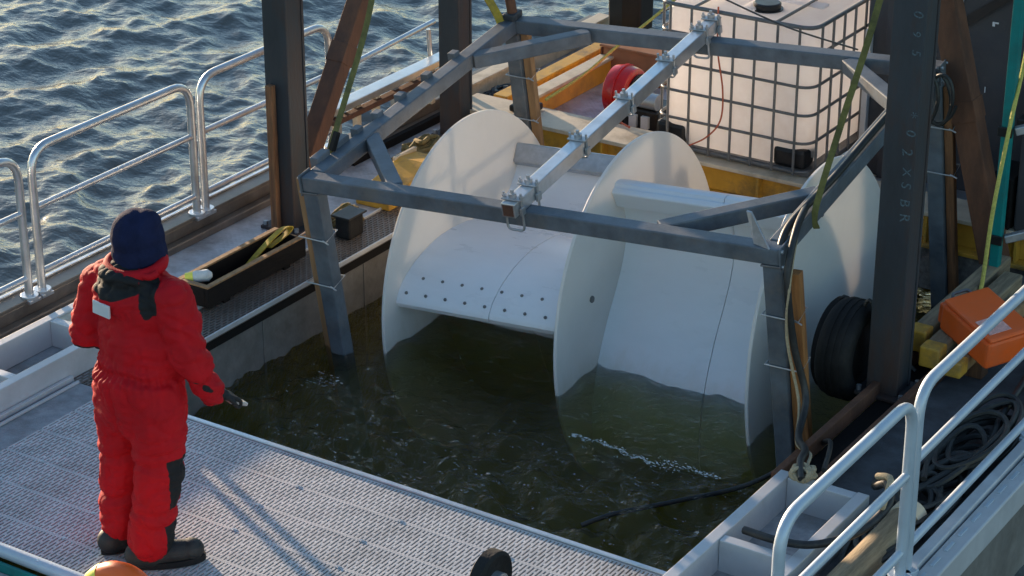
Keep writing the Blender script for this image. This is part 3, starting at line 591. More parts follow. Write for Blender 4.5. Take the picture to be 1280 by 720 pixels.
long_beam(-.40, 5.0, 6.9, .15, 'yellow deck beam nearest the left rail, on the treadplate', 'yellow_paint', 'yellow_paint')
long_beam(-.14, 5.0, 6.9, .20, 'orange deck beam with a cream flange, left of the red drum', 'orange_paint')
long_beam(-.74, 5.0, 7.1, .17, 'cream timber-like deck beam along the far left bulwark', 'cream_paint')
tag(MB().bx(-.62, -.22, 6.75, 6.95, .04, .13).build('yellow_locker', 'yellow_paint', bevel=.02), 'yellow box at the far end of the deck beams', 'box')
def brown_case():
    t = thing('brown_case', (.06, 6.3, .04), 'low brown panelled case left of the white tank', 'case')
    MB().bx(-.18, .34, 6.12, 6.55, .04, .29).build('case_body', 'brown_panel', t, bevel=.01)
    MB().bx(-.194, -.182, 6.11, 6.16, .042, .285).build('corner_trim', 'rusty_steel', t)
    MB().bx(-.2, .36, 6.10, 6.57, .292, .312).build('lid', 'brown_panel', t, bevel=.006)
brown_case()
def red_drum():
    c = V(.44, 5.40, .255); t = thing('red_drum', c - V(0, 0, .28), 'glossy red round reel housing in front of the tank', 'reel')
    MB().lathe([(.0, -.10), (.16, -.10), (.185, -.085), (.195, -.04), (.195, .04), (.185, .085), (.16, .10), (.0, .10)], c, 'x', 40).build('housing', 'red_gloss', t, smooth=35)
    MB().lathe([(.08, .101), (.145, .101), (.15, .12), (.08, .125)], c, 'x', 32).build('hub_ring', 'black_plastic', t, smooth=35)
    MB().lathe([(.0, .1), (.07, .1), (.06, .17), (.0, .175)], c, 'x', 24).build('hub', 'galvanised', t, smooth=35)
    MB().lathe([(.17, -.010), (.206, -.010), (.206, .010), (.17, .010)], c, 'x', 40).build('rim_band', 'red_gloss', t, smooth=35)
    MB().bx(c.x - .12, c.x + .14, c.y - .16, c.y + .16, .041, .058).bx(c.x - .11, c.x - .08, c.y - .05, c.y + .05, .09, .3).build('stand', 'black_plastic', t, bevel=.004)
    MB().tube(spline([c + V(.15, .02, .0), c + V(.3, -.1, -.05), c + V(.36, -.22, -.2)]), .02, 8).build('handle', 'galvanised', t, smooth=50)
red_drum()
def pump():
    t = thing('small_pump', (.72, 5.25, .04), 'small black and grey pump block beside the tank', 'pump')
    MB().bx(.58, .86, 5.15, 5.45, .04, .24).build('body', 'black_plastic', t, bevel=.015)
    MB().cyl((.62, 5.2, .30), (.84, 5.2, .30), .06, 16).build('motor', 'galvanised', t, smooth=40)
    for x in (.64, .74): MB().bx(x, x + .06, 5.12, 5.149, .11, .2).build('label_plate', 'patch_silver', t)
    MB().tube(spline([V(.62, 5.12, .1), V(.58, 5.0, .12), V(.62, 4.92, .22), V(.8, 4.86, .21)]), .008, 6).build('wire', 'wire_red', t)
pump()
def black_fender():
    t = thing('fender_post', (-.42, 6.98, .04), 'black plastic fender post standing at the far rail', 'fender')
    s = MB(); pr = [(-.16, -.13), (.0, -.17), (.16, -.13), (.18, .05), (.1, .16), (-.1, .16), (-.18, .05)]; n = len(pr)
    s.add([(-.42 + x * k, 6.98 + y * k, z) for z, k in ((.04, .9), (.3, .95), (1.2, 1.0)) for x, y in pr], [(i * n + a, i * n + (a + 1) % n, (i + 1) * n + (a + 1) % n, (i + 1) * n + a) for i in range(2) for a in range(n)] + [tuple(range(n)), tuple(2 * n + a for a in range(n))])
    s.build('fender_body', 'black_plastic', t, bevel=.015)
    MB().bx(-.62, -.22, 6.97, 7.19, .041, .06).build('foot', 'black_plastic', t)
black_fender()
# ------------------------------------------------------------------ liquid tank in a wire cage
def tank():
    x0, x1, y0, y1, z0, z1 = 1.14, 2.28, 4.68, 5.70, .245, 1.24
    t = thing('liquid_tank', ((x0 + x1) / 2, (y0 + y1) / 2, .2), 'white plastic liquid tank in a grey wire cage on the cross beam', 'tank')
    # body with rounded corners and slightly bulging faces
    s = MB(); rc = .12; ring = []
    for cx, cy, a0 in ((x1 - rc, y1 - rc, 0), (x0 + rc, y1 - rc, 90), (x0 + rc, y0 + rc, 180), (x1 - rc, y0 + rc, 270)):
        ring += [(cx, cy, R(a0 + k * 15)) for k in range(7)]
    n = len(ring); cxm, cym = (x0 + x1) / 2, (y0 + y1) / 2; levels = [(z0, .92), (z0 + .02, .96), (z0 + .07, .985), (z0 + .5, 1.0), (z1 - .10, .995), (z1 - .04, .975), (z1 - .01, .94), (z1, .9)]
    vs = []
    for z, k in levels: vs += [(cxm + (cx + rc * math.cos(a) - cxm) * k, cym + (cy + rc * math.sin(a) - cym) * k, z) for cx, cy, a in ring]
    fs = [(i * n + a, i * n + (a + 1) % n, (i + 1) * n + (a + 1) % n, (i + 1) * n + a) for i in range(len(levels) - 1) for a in range(n)] + [tuple(range(n - 1, -1, -1)), tuple((len(levels) - 1) * n + a for a in range(n))]
    b = s.add(vs, fs).build('bottle', 'tank_plastic', t, smooth=50)
    MB().bx(cxm - .05, cxm + .05, y0 + .15, y1 - .15, z1 - .005, z1 + .025).bx(x0 + .15, x1 - .15, cym - .05, cym + .05, z1 - .005, z1 + .02).build('top_rib', 'tank_plastic', b, bevel=.015)
    MB().lathe([(.0, 0), (.11, 0), (.11, .02), (.095, .022), (.095, .055), (.085, .062), (.0, .062)], (1.80, 4.95, z1 - .012), 'z', 28).build('filler_cap', 'black_plastic', t, smooth=35)
    # cage: rings and uprights
    e = .018; X0, X1, Y0, Y1 = x0 - e, x1 + e, y0 - e, y1 + e
    def ringpath(z): return rounded([(cxm, Y0, z), (X1, Y0, z), (X1, Y1, z), (X0, Y1, z), (X0, Y0, z), (cxm - .001, Y0, z)], .12, 6)
    for z in (.235, .44, .64, .84, 1.06, 1.255): MB().tube(ringpath(z), .0108 if z < 1.2 else .015, 8).build('cage_ring', 'cage_steel', t, smooth=50)
    for x in np.linspace(X0 + .10, X1 - .10, 7):
        for y in (Y0 - .012, Y1 + .012): MB().tube([(x, y, .215), (x, y, 1.26)], .0098, 8).build('cage_upright', 'cage_steel', t, smooth=50)
    for y in np.linspace(Y0 + .10, Y1 - .10, 6):
        for x in (X0 - .012, X1 + .012): MB().tube([(x, y, .215), (x, y, 1.26)], .0098, 8).build('cage_upright', 'cage_steel', t, smooth=50)
    for a in ((X0 + .28, Y0, X0 + .28, Y1), (X1 - .28, Y0, X1 - .28, Y1)): MB().tube([(a[0], a[1], 1.262), (a[2], a[3], 1.262)], .011, 8).build('cage_top_bar', 'cage_steel', t, smooth=50)
    # black corner guards and pallet
    for x in (X0 + .10, X1 - .16):
        for ya, yb in ((y0 - .006, y0 + .16), (y1 - .16, y1 + .006)): MB().bx(x - .11, x + .13, ya, yb, .246, .39).build('corner_guard', 'black_plastic', t, bevel=.03)
    MB().bx(X0, X1, Y0 + .03, Y1 - .03, .2, .243).build('pallet_tray', 'cage_steel', t, bevel=.004)
    MB().tube(spline([(X0 + .47, Y0 - .025, 1.30), (X0 + .48, Y0 - .03, 1.0), (X0 + .53, Y0 - .03, .72), (X0 + .52, Y0 - .03, .5), (X0 + .42, Y0 - .04, .36), (X0 + .28, Y0 - .06, .27), (X0 + .2, Y0 - .08, .205)]), .006, 6).build('red_wire', 'wire_red', t, smooth=50)
tank()
def small_lines():
    for p, q, lb in (((1.55, 4.75, 1.33), (2.75, 4.35, 1.29), 'thin black line from the tank top down to the frame'), ((.95, 5.0, 1.05), (2.1, 5.9, 1.9), 'thin line crossing the left edge of the tank top')):
        m = (Vector(p) + Vector(q)) / 2 - V(0, 0, .03); tag(MB().tube(spline([p, m, q]), .006, 6).build('thin_line', 'hose_black', smooth=50), lb, 'line')
small_lines()
# ------------------------------------------------------------------ dark deckhouse at the back right
def deckhouse():
    t = thing('deckhouse', (4.4, 6.2, .04), 'dark grey deckhouse wall filling the upper right corner', 'deckhouse')
    MB().bx(2.365, 5.0, 5.35, 7.1, .041, 3.4).build('wall', 'dark_panel', t, bevel=.02)
    MB().bx(2.52, 2.58, 5.318, 5.349, .045, 3.0).build('corner_post', 'dark_panel', t, bevel=.004)
    for x in (3.40, 4.2): MB().bx(x, x + .012, 5.338, 5.349, .045, 3.0).build('panel_seam', 'black_plastic', t)
    MB().bar((3.06, 5.33, 1.255), (3.42, 5.33, 1.54), .02, .06, (0, 0, 1)).build('window_frame', 'black_plastic', t)
    MB().bx(2.995, 3.045, 5.328, 5.348, 1.27, 2.2).build('window_trim', 'patch_silver', t, bevel=.004)
    for (x, z, a, b) in ((3.255, 1.265, .016, .03), (3.268, 1.285, .028, .010), (3.24, .80, .006, .04)): MB().bx(x, x + a, 5.344, 5.3495, z, z + b).build('scuff', 'patch_silver', t)
    MB().bx(2.375, 2.42, 5.30, 5.348, .041, 1.1).build('grey_stanchion', 'aluminium_dull', t, bevel=.006)
    MB().bx(2.6, 3.6, 5.20, 5.349, .041, .075).build('sill_step', 'galvanised', t, bevel=.006)
deckhouse()
def hose_coil():
    pts = []
    for k in range(90):
        a = k / 90 * 2 * math.pi * 3; w = noise.noise(Vector((k * .11, 3, 9))); rr = .17 + .02 * w
        pts.append(V(3.36 + .055 * math.sin(a * .33 + 1) + rr * .55 * math.cos(a), 4.17 - .045 * math.cos(a * .5), 1.13 + rr * math.sin(a)))
    tag(MB().tube(spline(pts, 3), .012, 7).build('hose_coil', 'hose_black', smooth=50), 'black hose coil hung on the rear right frame corner behind the lettered post', 'hose')
hose_coil()
def dark_bin():
    t = thing('dark_bin', (4.4, 5.4, .04), 'low dark steel bin right of the yellow cross beam', 'bin')
    MB().bx(3.80, 5.0, 4.58, 6.2, .2, .92).build('bin_wall', 'dark_panel', t, bevel=.015)
    for x in (4.1, 4.5): MB().bx(x, x + .05, 4.55, 4.579, .21, .9).build('rib', 'rusty_steel', t, bevel=.005)
    MB().bx(3.77, 5.03, 4.54, 6.23, .922, .97).build('rim', 'black_plastic', t, bevel=.01)
    MB().bx(3.62, 3.78, 4.56, 4.9, .2, .55).build('side_box', 'black_timber_and_shade', t, bevel=.01)
dark_bin()
def teal_pole():
    t = thing('teal_pole', (3.94, 3.92, 0), 'teal painted steel pole right of the lettered gantry post', 'pole')
    MB().bx(3.915, 3.975, 3.89, 3.95, .03, 3.4).build('pole', 'teal_paint', t, bevel=.006)
    MB().bx(3.88, 4.01, 3.86, 3.98, 0, .03).build('foot_plate', 'teal_paint', t)
    for z in (.42, 1.12):
        c = MB().bx(3.90, 3.99, 3.872, 3.888, z - .03, z + .03).build('clamp', 'black_plastic', t, bevel=.004)
        MB().bar((3.99, 3.93, z), (4.42, 4.1, z + .16), .05, .05).build('side_arm', 'galvanised', t, bevel=.006)
teal_pole()
# ------------------------------------------------------------------ channel frame, timbers, orange box, tyres on the right
def channel():
    t = thing('channel_frame', (4.0, 1.8, 0), 'rusty channel frame on the right deck under the lettered gantry post', 'channel frame')
    for x in (3.90, 4.115): MB().bx(x - .022, x + .022, 1.06, 3.1, .005, .10).build('channel_bar', 'rusty_steel', t, bevel=.005)
    MB().bx(3.923, 4.092, 1.06, 1.10, .005, .098).build('end_bar', 'rusty_steel', t, bevel=.005)
    MB().bx(3.923, 4.092, 1.10, 3.1, .001, .006).build('channel_floor', 'black_timber_and_shade', t)
channel()
def timbers():
    specs = [(3.93, 2.78, 4.1, .11, .11, .13, 'wood_beam', 'longest old timber beside the lettered post, with a yellow end'), (4.08, 2.62, 3.9, .11, .12, .12, 'wood_beam', 'old timber with a yellow end under the orange box'), (4.23, 2.60, 3.7, .10, .10, .09, 'wood_raw', 'short light timber nearest the rail under the orange box')]
    for x, y0, y1, z, w, h, m, lb in specs:
        t = thing('timber_beam', (x, (y0 + y1) / 2, z), lb, 'timber', 'timbers stacked on the right deck')
        MB().bx(x - w / 2, x + w / 2, y0 + .12, y1, z, z + h).build('beam', m, t, bevel=.012)
        MB().bx(x - w / 2 - .003, x + w / 2 + .003, y0, y0 + .118, z - .003, z + h + .004).build('painted_end', 'yellow_paint', t, bevel=.012)
    t = thing('timber_bearer', (4.08, 3.0, 0), 'low cross timber under the stacked timbers', 'timber')
    for y in (2.85, 3.55): MB().bx(3.86, 4.32, y, y + .1, .0, .105).build('bearer', 'wood_dark', t, bevel=.008)
timbers()
def orange_box():
    m = Matrix.Translation((4.24, 2.93, .315)) @ Matrix.Rotation(R(-30), 4, 'Z') @ Matrix.Rotation(R(10), 4, 'Y') @ Matrix.Rotation(R(4), 4, 'X')
    t = thing('orange_case', None, 'bright orange plastic case lying on the timbers behind the right rail', 'case', mtx=m)
    b = MB().bx(-.15, .30, -.16, .16, -.09, .09).build('body', 'orange_plastic', t, bevel=.02, local=True)
    MB().bx(-.145, .305, -.155, .155, .092, .12).build('lid', 'orange_plastic', t, bevel=.015, local=True)
    MB().bx(-.21, -.151, -.13, .08, -.085, .05).build('end_block', 'orange_plastic', t, bevel=.015, local=True)
    MB().tube(rounded([(-.165, -.05, .06), (-.21, -.05, .08), (-.21, .07, .08), (-.165, .07, .06)], .03), .010, 8).build('latch', 'cage_steel', t, smooth=50, local=True)
    MB().bx(.12, .26, -.13, .02, .121, .123).build('sticker', 'sticker_pink', t, local=True)
orange_box()
def tyre(c, rad, wd, label):
    t = thing('tyre_fender', Vector(c), label, 'tyre', 'tyre fenders on the right hull'); c = Vector(c)
    pr = [(rad * .60, -wd * .42), (rad * .72, -wd * .5), (rad * .90, -wd * .5), (rad * .97, -wd * .42), (rad, -wd * .28), (rad, wd * .28), (rad * .97, wd * .42), (rad * .9, wd * .5), (rad * .72, wd * .5), (rad * .6, wd * .42), (rad * .57, 0), (rad * .60, -wd * .42)]
    s = MB(); n = 48; vs = []
    for r, h in pr[:-1]:
        for k in range(n): a = 2 * math.pi * k / n; vs.append((c.x + h, c.y + r * math.cos(a), c.z + r * math.sin(a)))
    q = len(pr) - 1; s.add(vs, [(i * n + k, i * n + (k + 1) % n, ((i + 1) % q) * n + (k + 1) % n, ((i + 1) % q) * n + k) for i in range(q) for k in range(n)]); s.build('casing', 'black_rubber', t, smooth=40)
    for h in (-.2, 0, .2): MB().lathe([(rad - .004, h * wd - .012), (rad + .005, h * wd - .010), (rad + .005, h * wd + .010), (rad - .004, h * wd + .012)], c, 'x', 48).build('tread_band', 'black_rubber', t, smooth=40)
    MB().tube(spline([c + V(wd * .2, 0, rad * .5), c + V(wd * .5, 0, rad + .03), V(3.99, c.y, .05)]), .012, 6).build('hanging_line', 'hose_black', t, smooth=50)
tyre((3.68, 2.44, .20), .29, .21, 'black tyre fender hanging against the right hull beside the lettered post')
tyre((3.49, 2.66, .10), .27, .10, 'darker tyre fender tucked behind, next to the pale right disc')
# ------------------------------------------------------------------ hose heap, pipe, small loose things on the right deck
def hose_heap():
    r = random.Random(4); pts = []
    for k in range(170):
        a = k * .62; u = k / 170; cy = 1.45 + .55 * math.sin(u * 9); wob = noise.noise(Vector((k * .13, 2, 5)))
        pts.append(V(4.655 + (.13 + .05 * wob) * math.cos(a) + .02 * math.sin(k * .9), cy + (.42 + .16 * wob) * math.sin(a), .03 + .11 * u + .05 * (.5 + noise.noise(Vector((k * .3, 7, 1))))))
    tag(MB().tube(spline(pts, 4), .017, 7).build('hose_heap', 'hose_black', smooth=50), 'long black hose heaped in loops on the right deck behind the rail', 'hose')
    for i, (off, lb) in enumerate(((0, 'black hose arching along the right deck under the orange case'), (.09, 'thick black hose arching beside the rail below the orange case'))):
        p = [V(4.50 + off, 3.3, .06), V(4.60 + off, 2.75, .10), V(4.66 + off, 2.3, .12), V(4.72, 1.9, .10), V(4.6 + off, 1.5, .14), V(4.52, 1.1, .08)]
        tag(MB().tube(spline(p), .022, 8).build('deck_hose', 'hose_black', smooth=50), lb, 'hose', 'hoses along the right deck')
    tag(MB().tube(spline([V(4.1, .33, .18), V(4.3, .30, .20), V(4.48, .33, .22), V(4.62, .52, .24), V(4.66, .78, .28), V(4.58, .93, .30), V(4.47, 1.05, .2), V(4.38, 1.3, .1)], 10), .021, 8).build('bent_hose', 'hose_black', smooth=50), 'black hose bent in a loop over the edge of the white trough', 'hose')
    tag(MB().tube(spline([V(4.66, .70, .302), V(4.60, .93, .332), V(4.50, 1.0, .29)], 8), .018, 8).build('bent_rope', 'rope_beige', smooth=50), 'short beige rope laid along the bent black hose', 'rope')
hose_heap()
def pipe():
    t = thing('deck_pipe', (4.66, .3, .1), 'pale brown pipe lying along the right deck under the rail', 'pipe')
    MB().tube([(4.67, -1.6, .09), (4.67, 1.05, .09)], .085, 24).build('pipe', 'wood_beam', t, smooth=50)
    MB().tube([(4.67, .96, .09), (4.67, 1.06, .09)], .092, 24).build('collar', 'cream_paint', t, smooth=50)
pipe()
# ------------------------------------------------------------------ things on the left deck
def black_box():
    t = thing('open_crate', (-.13, 1.62, 0), 'long open black crate with worn wooden rim on the left deck', 'crate')
    for a in ((-.255, -.225, 1.15, 2.12), (-.035, -.005, 1.15, 2.12)): MB().bx(*a, .021, .15).build('side_board', 'black_timber_and_shade', t, bevel=.004)
    for y in (1.15, 2.09): MB().bx(-.224, -.036, y, y + .03, .021, .148).build('end_board', 'black_timber_and_shade', t, bevel=.004)
    MB().bx(-.224, -.036, 1.18, 2.09, .021, .04).build('bottom_board', 'black_timber_and_shade', t)
    for a in ((-.258, -.222, 1.147, 2.123), (-.038, -.002, 1.147, 2.123)): MB().bx(*a, .151, .163).build('rim_strip', 'wood_raw', t, bevel=.002)
    MB().bx(-.221, -.039, 1.147, 1.183, .151, .162).build('rim_strip', 'wood_raw', t, bevel=.002)
    for x in (-.23, -.03):
        for y in (1.3, 1.9): MB().bx(x - .02, x + .02, y, y + .06, .0, .02).build('foot', 'black_timber_and_shade', t)
black_box()
flat('yellow_strap', [V(-.12, 1.6, .05), V(-.14, 1.75, .10), V(-.15, 1.95, .165), V(-.15, 2.08, .195), V(-.15, 2.15, .175), V(-.14, 2.08, .15), V(-.13, 1.9, .13)], .045, .008, (1, .1, .2), 'strap_yellow', 'yellow webbing strap lying in the far end of the black crate', 'strap')
def bottle():
    m = Matrix.Translation((-.14, 1.27, .165)) @ Vector((.80, .58, .12)).to_track_quat('Z', 'Y').to_matrix().to_4x4()
    t = thing('plastic_bottle', None, 'small white bottle with a yellow cap on the near end of the black crate', 'bottle', mtx=m)
    MB().lathe([(.0, -.06), (.034, -.06), (.038, -.05), (.038, .03), (.02, .05), (.016, .055), (.0, .055)], (0, 0, 0), 'z', 20).build('body', 'foam_white', t, smooth=40, local=True)
    MB().lathe([(.0, -.115), (.032, -.11), (.034, -.061), (.0, -.0605)], (0, 0, 0), 'z', 16).build('cap', 'yellow_bright', t, smooth=40, local=True)
bottle()
def heap(name, c, rx, ry, h, label, m, k=46, r=.014, seed=1):
    rr = random.Random(seed); pts = []
    for i in range(k):
        a = i * 2.4; q = math.sqrt(rr.random()); pts.append(V(c[0] + rx * q * math.cos(a), c[1] + ry * q * math.sin(a), c[2] + h * (1 - q * q) * rr.uniform(.4, 1) + r))
    return tag(MB().tube(spline(pts, 6), r, 7).build(name, m, smooth=50), label, 'rope')
heap('rope_heap', (-.38, 3.98, .0), .20, .30, .16, 'mossy brown rope heap on the left deck behind the frame brace', 'rope_brown', 60, .018, 2)
heap('rope_heap', (-.16, 2.75, .0), .10, .16, .12, 'small tangled brown rope by the front left frame leg', 'rope_brown', 40, .014, 5)
heap('rope_heap', (-.52, 5.2, .04), .16, .22, .12, 'dark rope tangle behind the rear left frame leg', 'hose_black', 46, .014, 8)
def yellow_block():
    t = thing('yellow_chock', (-.18, 3.5, 0), 'yellow painted chock on the left deck behind the front beam', 'chock')
    s = MB(); s.add([(x, y, z) for x in (-.30, -.02) for y, z in ((3.05, .0), (3.75, .0), (3.75, .16), (3.55, .18), (3.05, .07))], [(0, 1, 2, 3, 4), (9, 8, 7, 6, 5), (0, 5, 6, 1), (1, 6, 7, 2), (2, 7, 8, 3), (3, 8, 9, 4), (4, 9, 5, 0)]); s.build('chock_body', 'yellow_paint', t, bevel=.008)
    MB().bx(-.31, -.285, 3.5, 3.76, .1, .19).build('edge_board', 'cream_paint', t, bevel=.004)
yellow_block()
def chock2():
    t = thing('black_bracket', (-.02, 2.78, 0), 'black rubber bumper block on the walkway behind the front left leg', 'bumper')
    MB().bx(-.06, .06, 2.5, 2.66, .0, .15).build('block', 'black_rubber', t, bevel=.015)
    MB().bx(-.075, .075, 2.48, 2.68, .151, .165).build('top_plate', 'black_plastic', t, bevel=.004)
chock2()
def junk():
    t = thing('clamp_block', (-.05, 5.08, .2), 'black shackle block on the left end of the yellow beam', 'shackle')
    MB().bx(-.13, .06, 4.70, 4.88, .196, .25).build('block', 'black_plastic', t, bevel=.015)
    MB().tube([V(-.03 + .07 * math.cos(a), 4.79, .27 + .06 * math.sin(a)) for a in np.linspace(0, 6.28, 20)], .018, 8).build('shackle_ring', 'black_rubber', t, smooth=50)
junk()
# ------------------------------------------------------------------ foreground scraps at the lower edge
def near_wheel():
    c = V(3.92, -1.66, .86); t = thing('sheave_wheel', (3.92, -1.66, .04), 'black rimmed wheel standing at the bottom edge of the picture', 'wheel')
    MB().lathe([(.0, -.022), (.105, -.025), (.12, -.034), (.135, -.024), (.135, .024), (.12, .034), (.105, .025), (.0, .022)], c, 'x', 40).build('rim', 'black_rubber', t, smooth=35)
    MB().lathe([(.0, -.06), (.05, -.06), (.05, .06), (.0, .06)], c, 'x', 24).build('hub', 'galvanised', t, smooth=35)
    for x in (3.85, 3.975): MB().bx(x, x + .015, -1.69, -1.63, .0, .88).build('bracket_arm', 'galvanised', t, bevel=.003)
    MB().bx(3.85, 3.99, -1.70, -1.62, -.05, -.001).build('bracket_foot', 'galvanised', t, bevel=.003)
near_wheel()
def life_ring():
    c = V(1.93, -1.79, .075); t = thing('life_ring', (1.93, -1.79, -.05), 'orange life ring with yellow bands at the lower left edge', 'life ring')
    s = MB(); s.tube([c + V(.20 * math.cos(a), .03 * math.sin(a), .19 * math.sin(a)) for a in np.linspace(0, 2 * math.pi, 48, endpoint=False)], .065, 14, closed=True).build('ring', 'orange_plastic', t, smooth=60)
    for a0 in (45, 135, 225, 315):
        s = MB(); s.tube([c + V(.20 * math.cos(a), .03 * math.sin(a), .19 * math.sin(a)) for a in np.linspace(R(a0 - 11), R(a0 + 11), 6)], .068, 14).build('band', 'yellow_bright', t, smooth=60)
life_ring()
# ------------------------------------------------------------------ foam
def foam():
    r = random.Random(9); s = MB()
    def blob(x, y, rad): s.ell((x, y, WZ + .012), (rad * r.uniform(1, 2.2), rad * r.uniform(.6, 1.2), rad * .22), 6, 4)
    for i in range(420):
        t = r.random(); x = 2.30 + .98 * t; y = 1.63 + .025 * math.sin(t * 9) + .012 * math.sin(t * 41) + r.gauss(0, .012 + .022 * (abs(t - .68) < .10)); blob(x, y, r.uniform(.0012, .0055))
    for i in range(60): blob(.66 + r.gauss(0, .06), 1.40 + r.gauss(0, .05), r.uniform(.002, .007))
    for i in range(240):
        a = r.uniform(.4, 3.7); b = r.uniform(.05, 1.6)
        for k in range(3): blob(a + k * r.uniform(.004, .02), b + r.gauss(0, .006), r.uniform(.001, .0035))
    tag(s.build('foam', 'foam_white', smooth=60), 'white foam flecks on the pool water in front of the drum', 'foam', kind='stuff')
foam()
# ------------------------------------------------------------------ the person
PB = Matrix.Translation((1.55, -1.22, .004)) @ Matrix.Rotation(R(-4), 4, 'Z')
def remeshed(mb, voxel, name, smooth_it=6, wrinkle=0, wfun=None):
    me = bpy.data.meshes.new('tmp'); me.from_pydata(mb.v, [], mb.f); me.update()
    bm = bmesh.new(); bm.from_mesh(me); bmesh.ops.recalc_face_normals(bm, faces=bm.faces); bm.to_mesh(me); bm.free()
    o = bpy.data.objects.new('tmp', me); COL.objects.link(o)
    a = o.modifiers.new('r', 'REMESH'); a.mode = 'VOXEL'; a.voxel_size = voxel
    b = o.modifiers.new('s', 'SMOOTH'); b.iterations = smooth_it; b.factor = .5
    dg = bpy.context.evaluated_depsgraph_get(); out = bpy.data.meshes.new_from_object(o.evaluated_get(dg)); bpy.data.objects.remove(o); out.name = name
    if wfun:
        ns = [v.normal.copy() for v in out.vertices]
        for v, n in zip(out.vertices, ns): v.co = v.co + n * wfun(v.co, n)
    for p in out.polygons: p.use_smooth = True
    return out
def person():
    t = thing('person', None, 'person in a red suit and navy hood standing with their back turned on the grating', 'person', mtx=PB)
    def add(me, name, mats, par=None):
        me.materials.clear()
        for a in mats: me.materials.append(MATS[a])
        o = bpy.data.objects.new(name, me); COL.objects.link(o); o.parent = par or t; return o
    s = MB()
    # torso, leaning a little forward
    s.ell((.03, .07, 1.36), (.265, .175, .21)); s.ell((.035, .055, 1.16), (.245, .175, .24)); s.ell((.03, .03, .96), (.262, .195, .22)); s.ell((.02, .02, .80), (.235, .165, .16)); s.ell((.02, .10, 1.50), (.13, .11, .09))
    s.cap((-.18, .08, 1.43), (.23, .08, 1.44), .095, .095)
    # legs
    HL, KL, AL = V(-.115, .03, .86), V(-.12, .02, .50), V(-.115, -.03, .15); HR, KR, AR = V(.15, .03, .86), V(.14, .02, .50), V(.12, -.06, .13)
    s.cap(HL, KL, .14, .118).cap(KL, AL, .115, .108); s.cap(HR, KR, .15, .130).cap(KR, AR, .126, .115)
    # arms
    SL, EL, WL = V(-.225, .06, 1.385), V(-.275, .0, 1.13), V(-.17, .25, 1.03); SR, ER, WR = V(.265, .06, 1.43), V(.33, .075, 1.17), V(.365, .185, .925)
    s.cap(SR, ER, .112, .100).cap(ER, WR, .100, .068); s.cap(SL, EL, .102, .092).cap(EL, WL, .092, .062)
    # folded collar and hood lump on the back
    s.ell((.0, -.045, 1.40), (.15, .085, .10)); s.ell((.02, .02, 1.52), (.155, .13, .055))
    def ridge(p): return max(0, 1 - abs(noise.noise(p)) * 3.2) ** 2
    def wr(co, n):
        z = co.z
        f = noise.noise(Vector((co.x * 6, co.y * 6, co.z * 10))) * .010
        f -= .010 * ridge(Vector((co.x * 6 + co.z * 3.5, co.y * 6 + 4, co.z * 11))) + .006 * ridge(Vector((co.x * 14 - co.z * 5 + 9, co.y * 14, co.z * 19)))
        for z0, w, a in ((1.03, .022, -.020), (.56, .022, -.012), (.64, .02, -.008), (.33, .02, -.010), (.24, .016, -.009), (1.17, .02, -.004)): f += a * math.exp(-((z - z0 + .06 * noise.noise(co * 4)) / w) ** 2)
        ang = math.atan2(co.y - .04, co.x - .03); f += .005 * math.sin(ang * 34 + 3 * noise.noise(co * 4)) * math.exp(-((z - 1.03) / .06) ** 2) * (1 if abs(co.x) < .29 else 0)
        if co.x > .27 and z < 1.35 and z > .88: f += .006 * math.sin(z * 62 + co.y * 40 + 5 * noise.noise(co * 6))
        f -= .012 * math.exp(-((co.x - .015) / .010) ** 2) * (1 if z < .98 and z > .62 and co.y < .0 else 0)
        return f
    me = remeshed(s, .0098, 'suit', 6, wfun=wr)
    suit = add(me, 'suit', ['suit_mixed'])
    def seg(p, a, b): d = b - a; tt = max(0, min(1, (p - a).dot(d) / d.length_squared)); return (p - (a + d * tt)).length
    at = me.attributes.new('dark', 'FLOAT', 'POINT'); vals = []
    def band(x, lo, hi): return min(x - lo, hi - x)
    for v in me.vertices:
        c = v.co
        f = max(.048 - seg(c, V(.17, .03, 1.57), V(.245, -.11, 1.33)), .036 - seg(c, V(-.15, .0, 1.56), V(-.19, -.07, 1.44)),
                min(band(c.x, -.15, .15), .02 - c.y, band(c.z, 1.45 - .03 * math.cos(c.x * 14), 1.60)), min(c.x - .225, band(c.z, .33, .60), c.y + .03), min(c.x - .19, .24 - c.z, c.y + .05),
                min(-.20 - c.x, band(c.z, .98, 1.09), .08 - c.y), .016 - seg(c, ER + V(.06, -.055, -.13), WR + V(.045, -.05, .05)))
        vals.append(f)
    at.data.foreach_set('value', vals)
    # collar roll
    MB().tube([V(.02 + .135 * math.cos(a), .075 + .12 * math.sin(a), 1.552 + .02 * math.sin(a)) for a in np.linspace(0, 2 * math.pi, 40, endpoint=False)], .030, 10, closed=True).build('collar', 'suit_red', t, smooth=60, local=True)
    MB().tube(spline([V(.13, .0, 1.545), V(.18, .01, 1.545), V(.205, .04, 1.56)]), .018, 8).build('collar_tip', 'suit_red', t, smooth=60, local=True)
    # back patch
    g = MB(); x0, x1 = -.075, .035
    g.add([(x0, -.128, 1.408), (x1, -.128, 1.402), (x1, -.133, 1.338), (x0, -.133, 1.344), (x0, -.118, 1.408), (x1, -.118, 1.402), (x1, -.12, 1.338), (x0, -.12, 1.344)], [(0, 3, 2, 1), (4, 5, 6, 7), (0, 1, 5, 4), (1, 2, 6, 5), (2, 3, 7, 6), (3, 0, 4, 7)]); g.build('back_patch', 'patch_silver', t, bevel=.003, local=True)
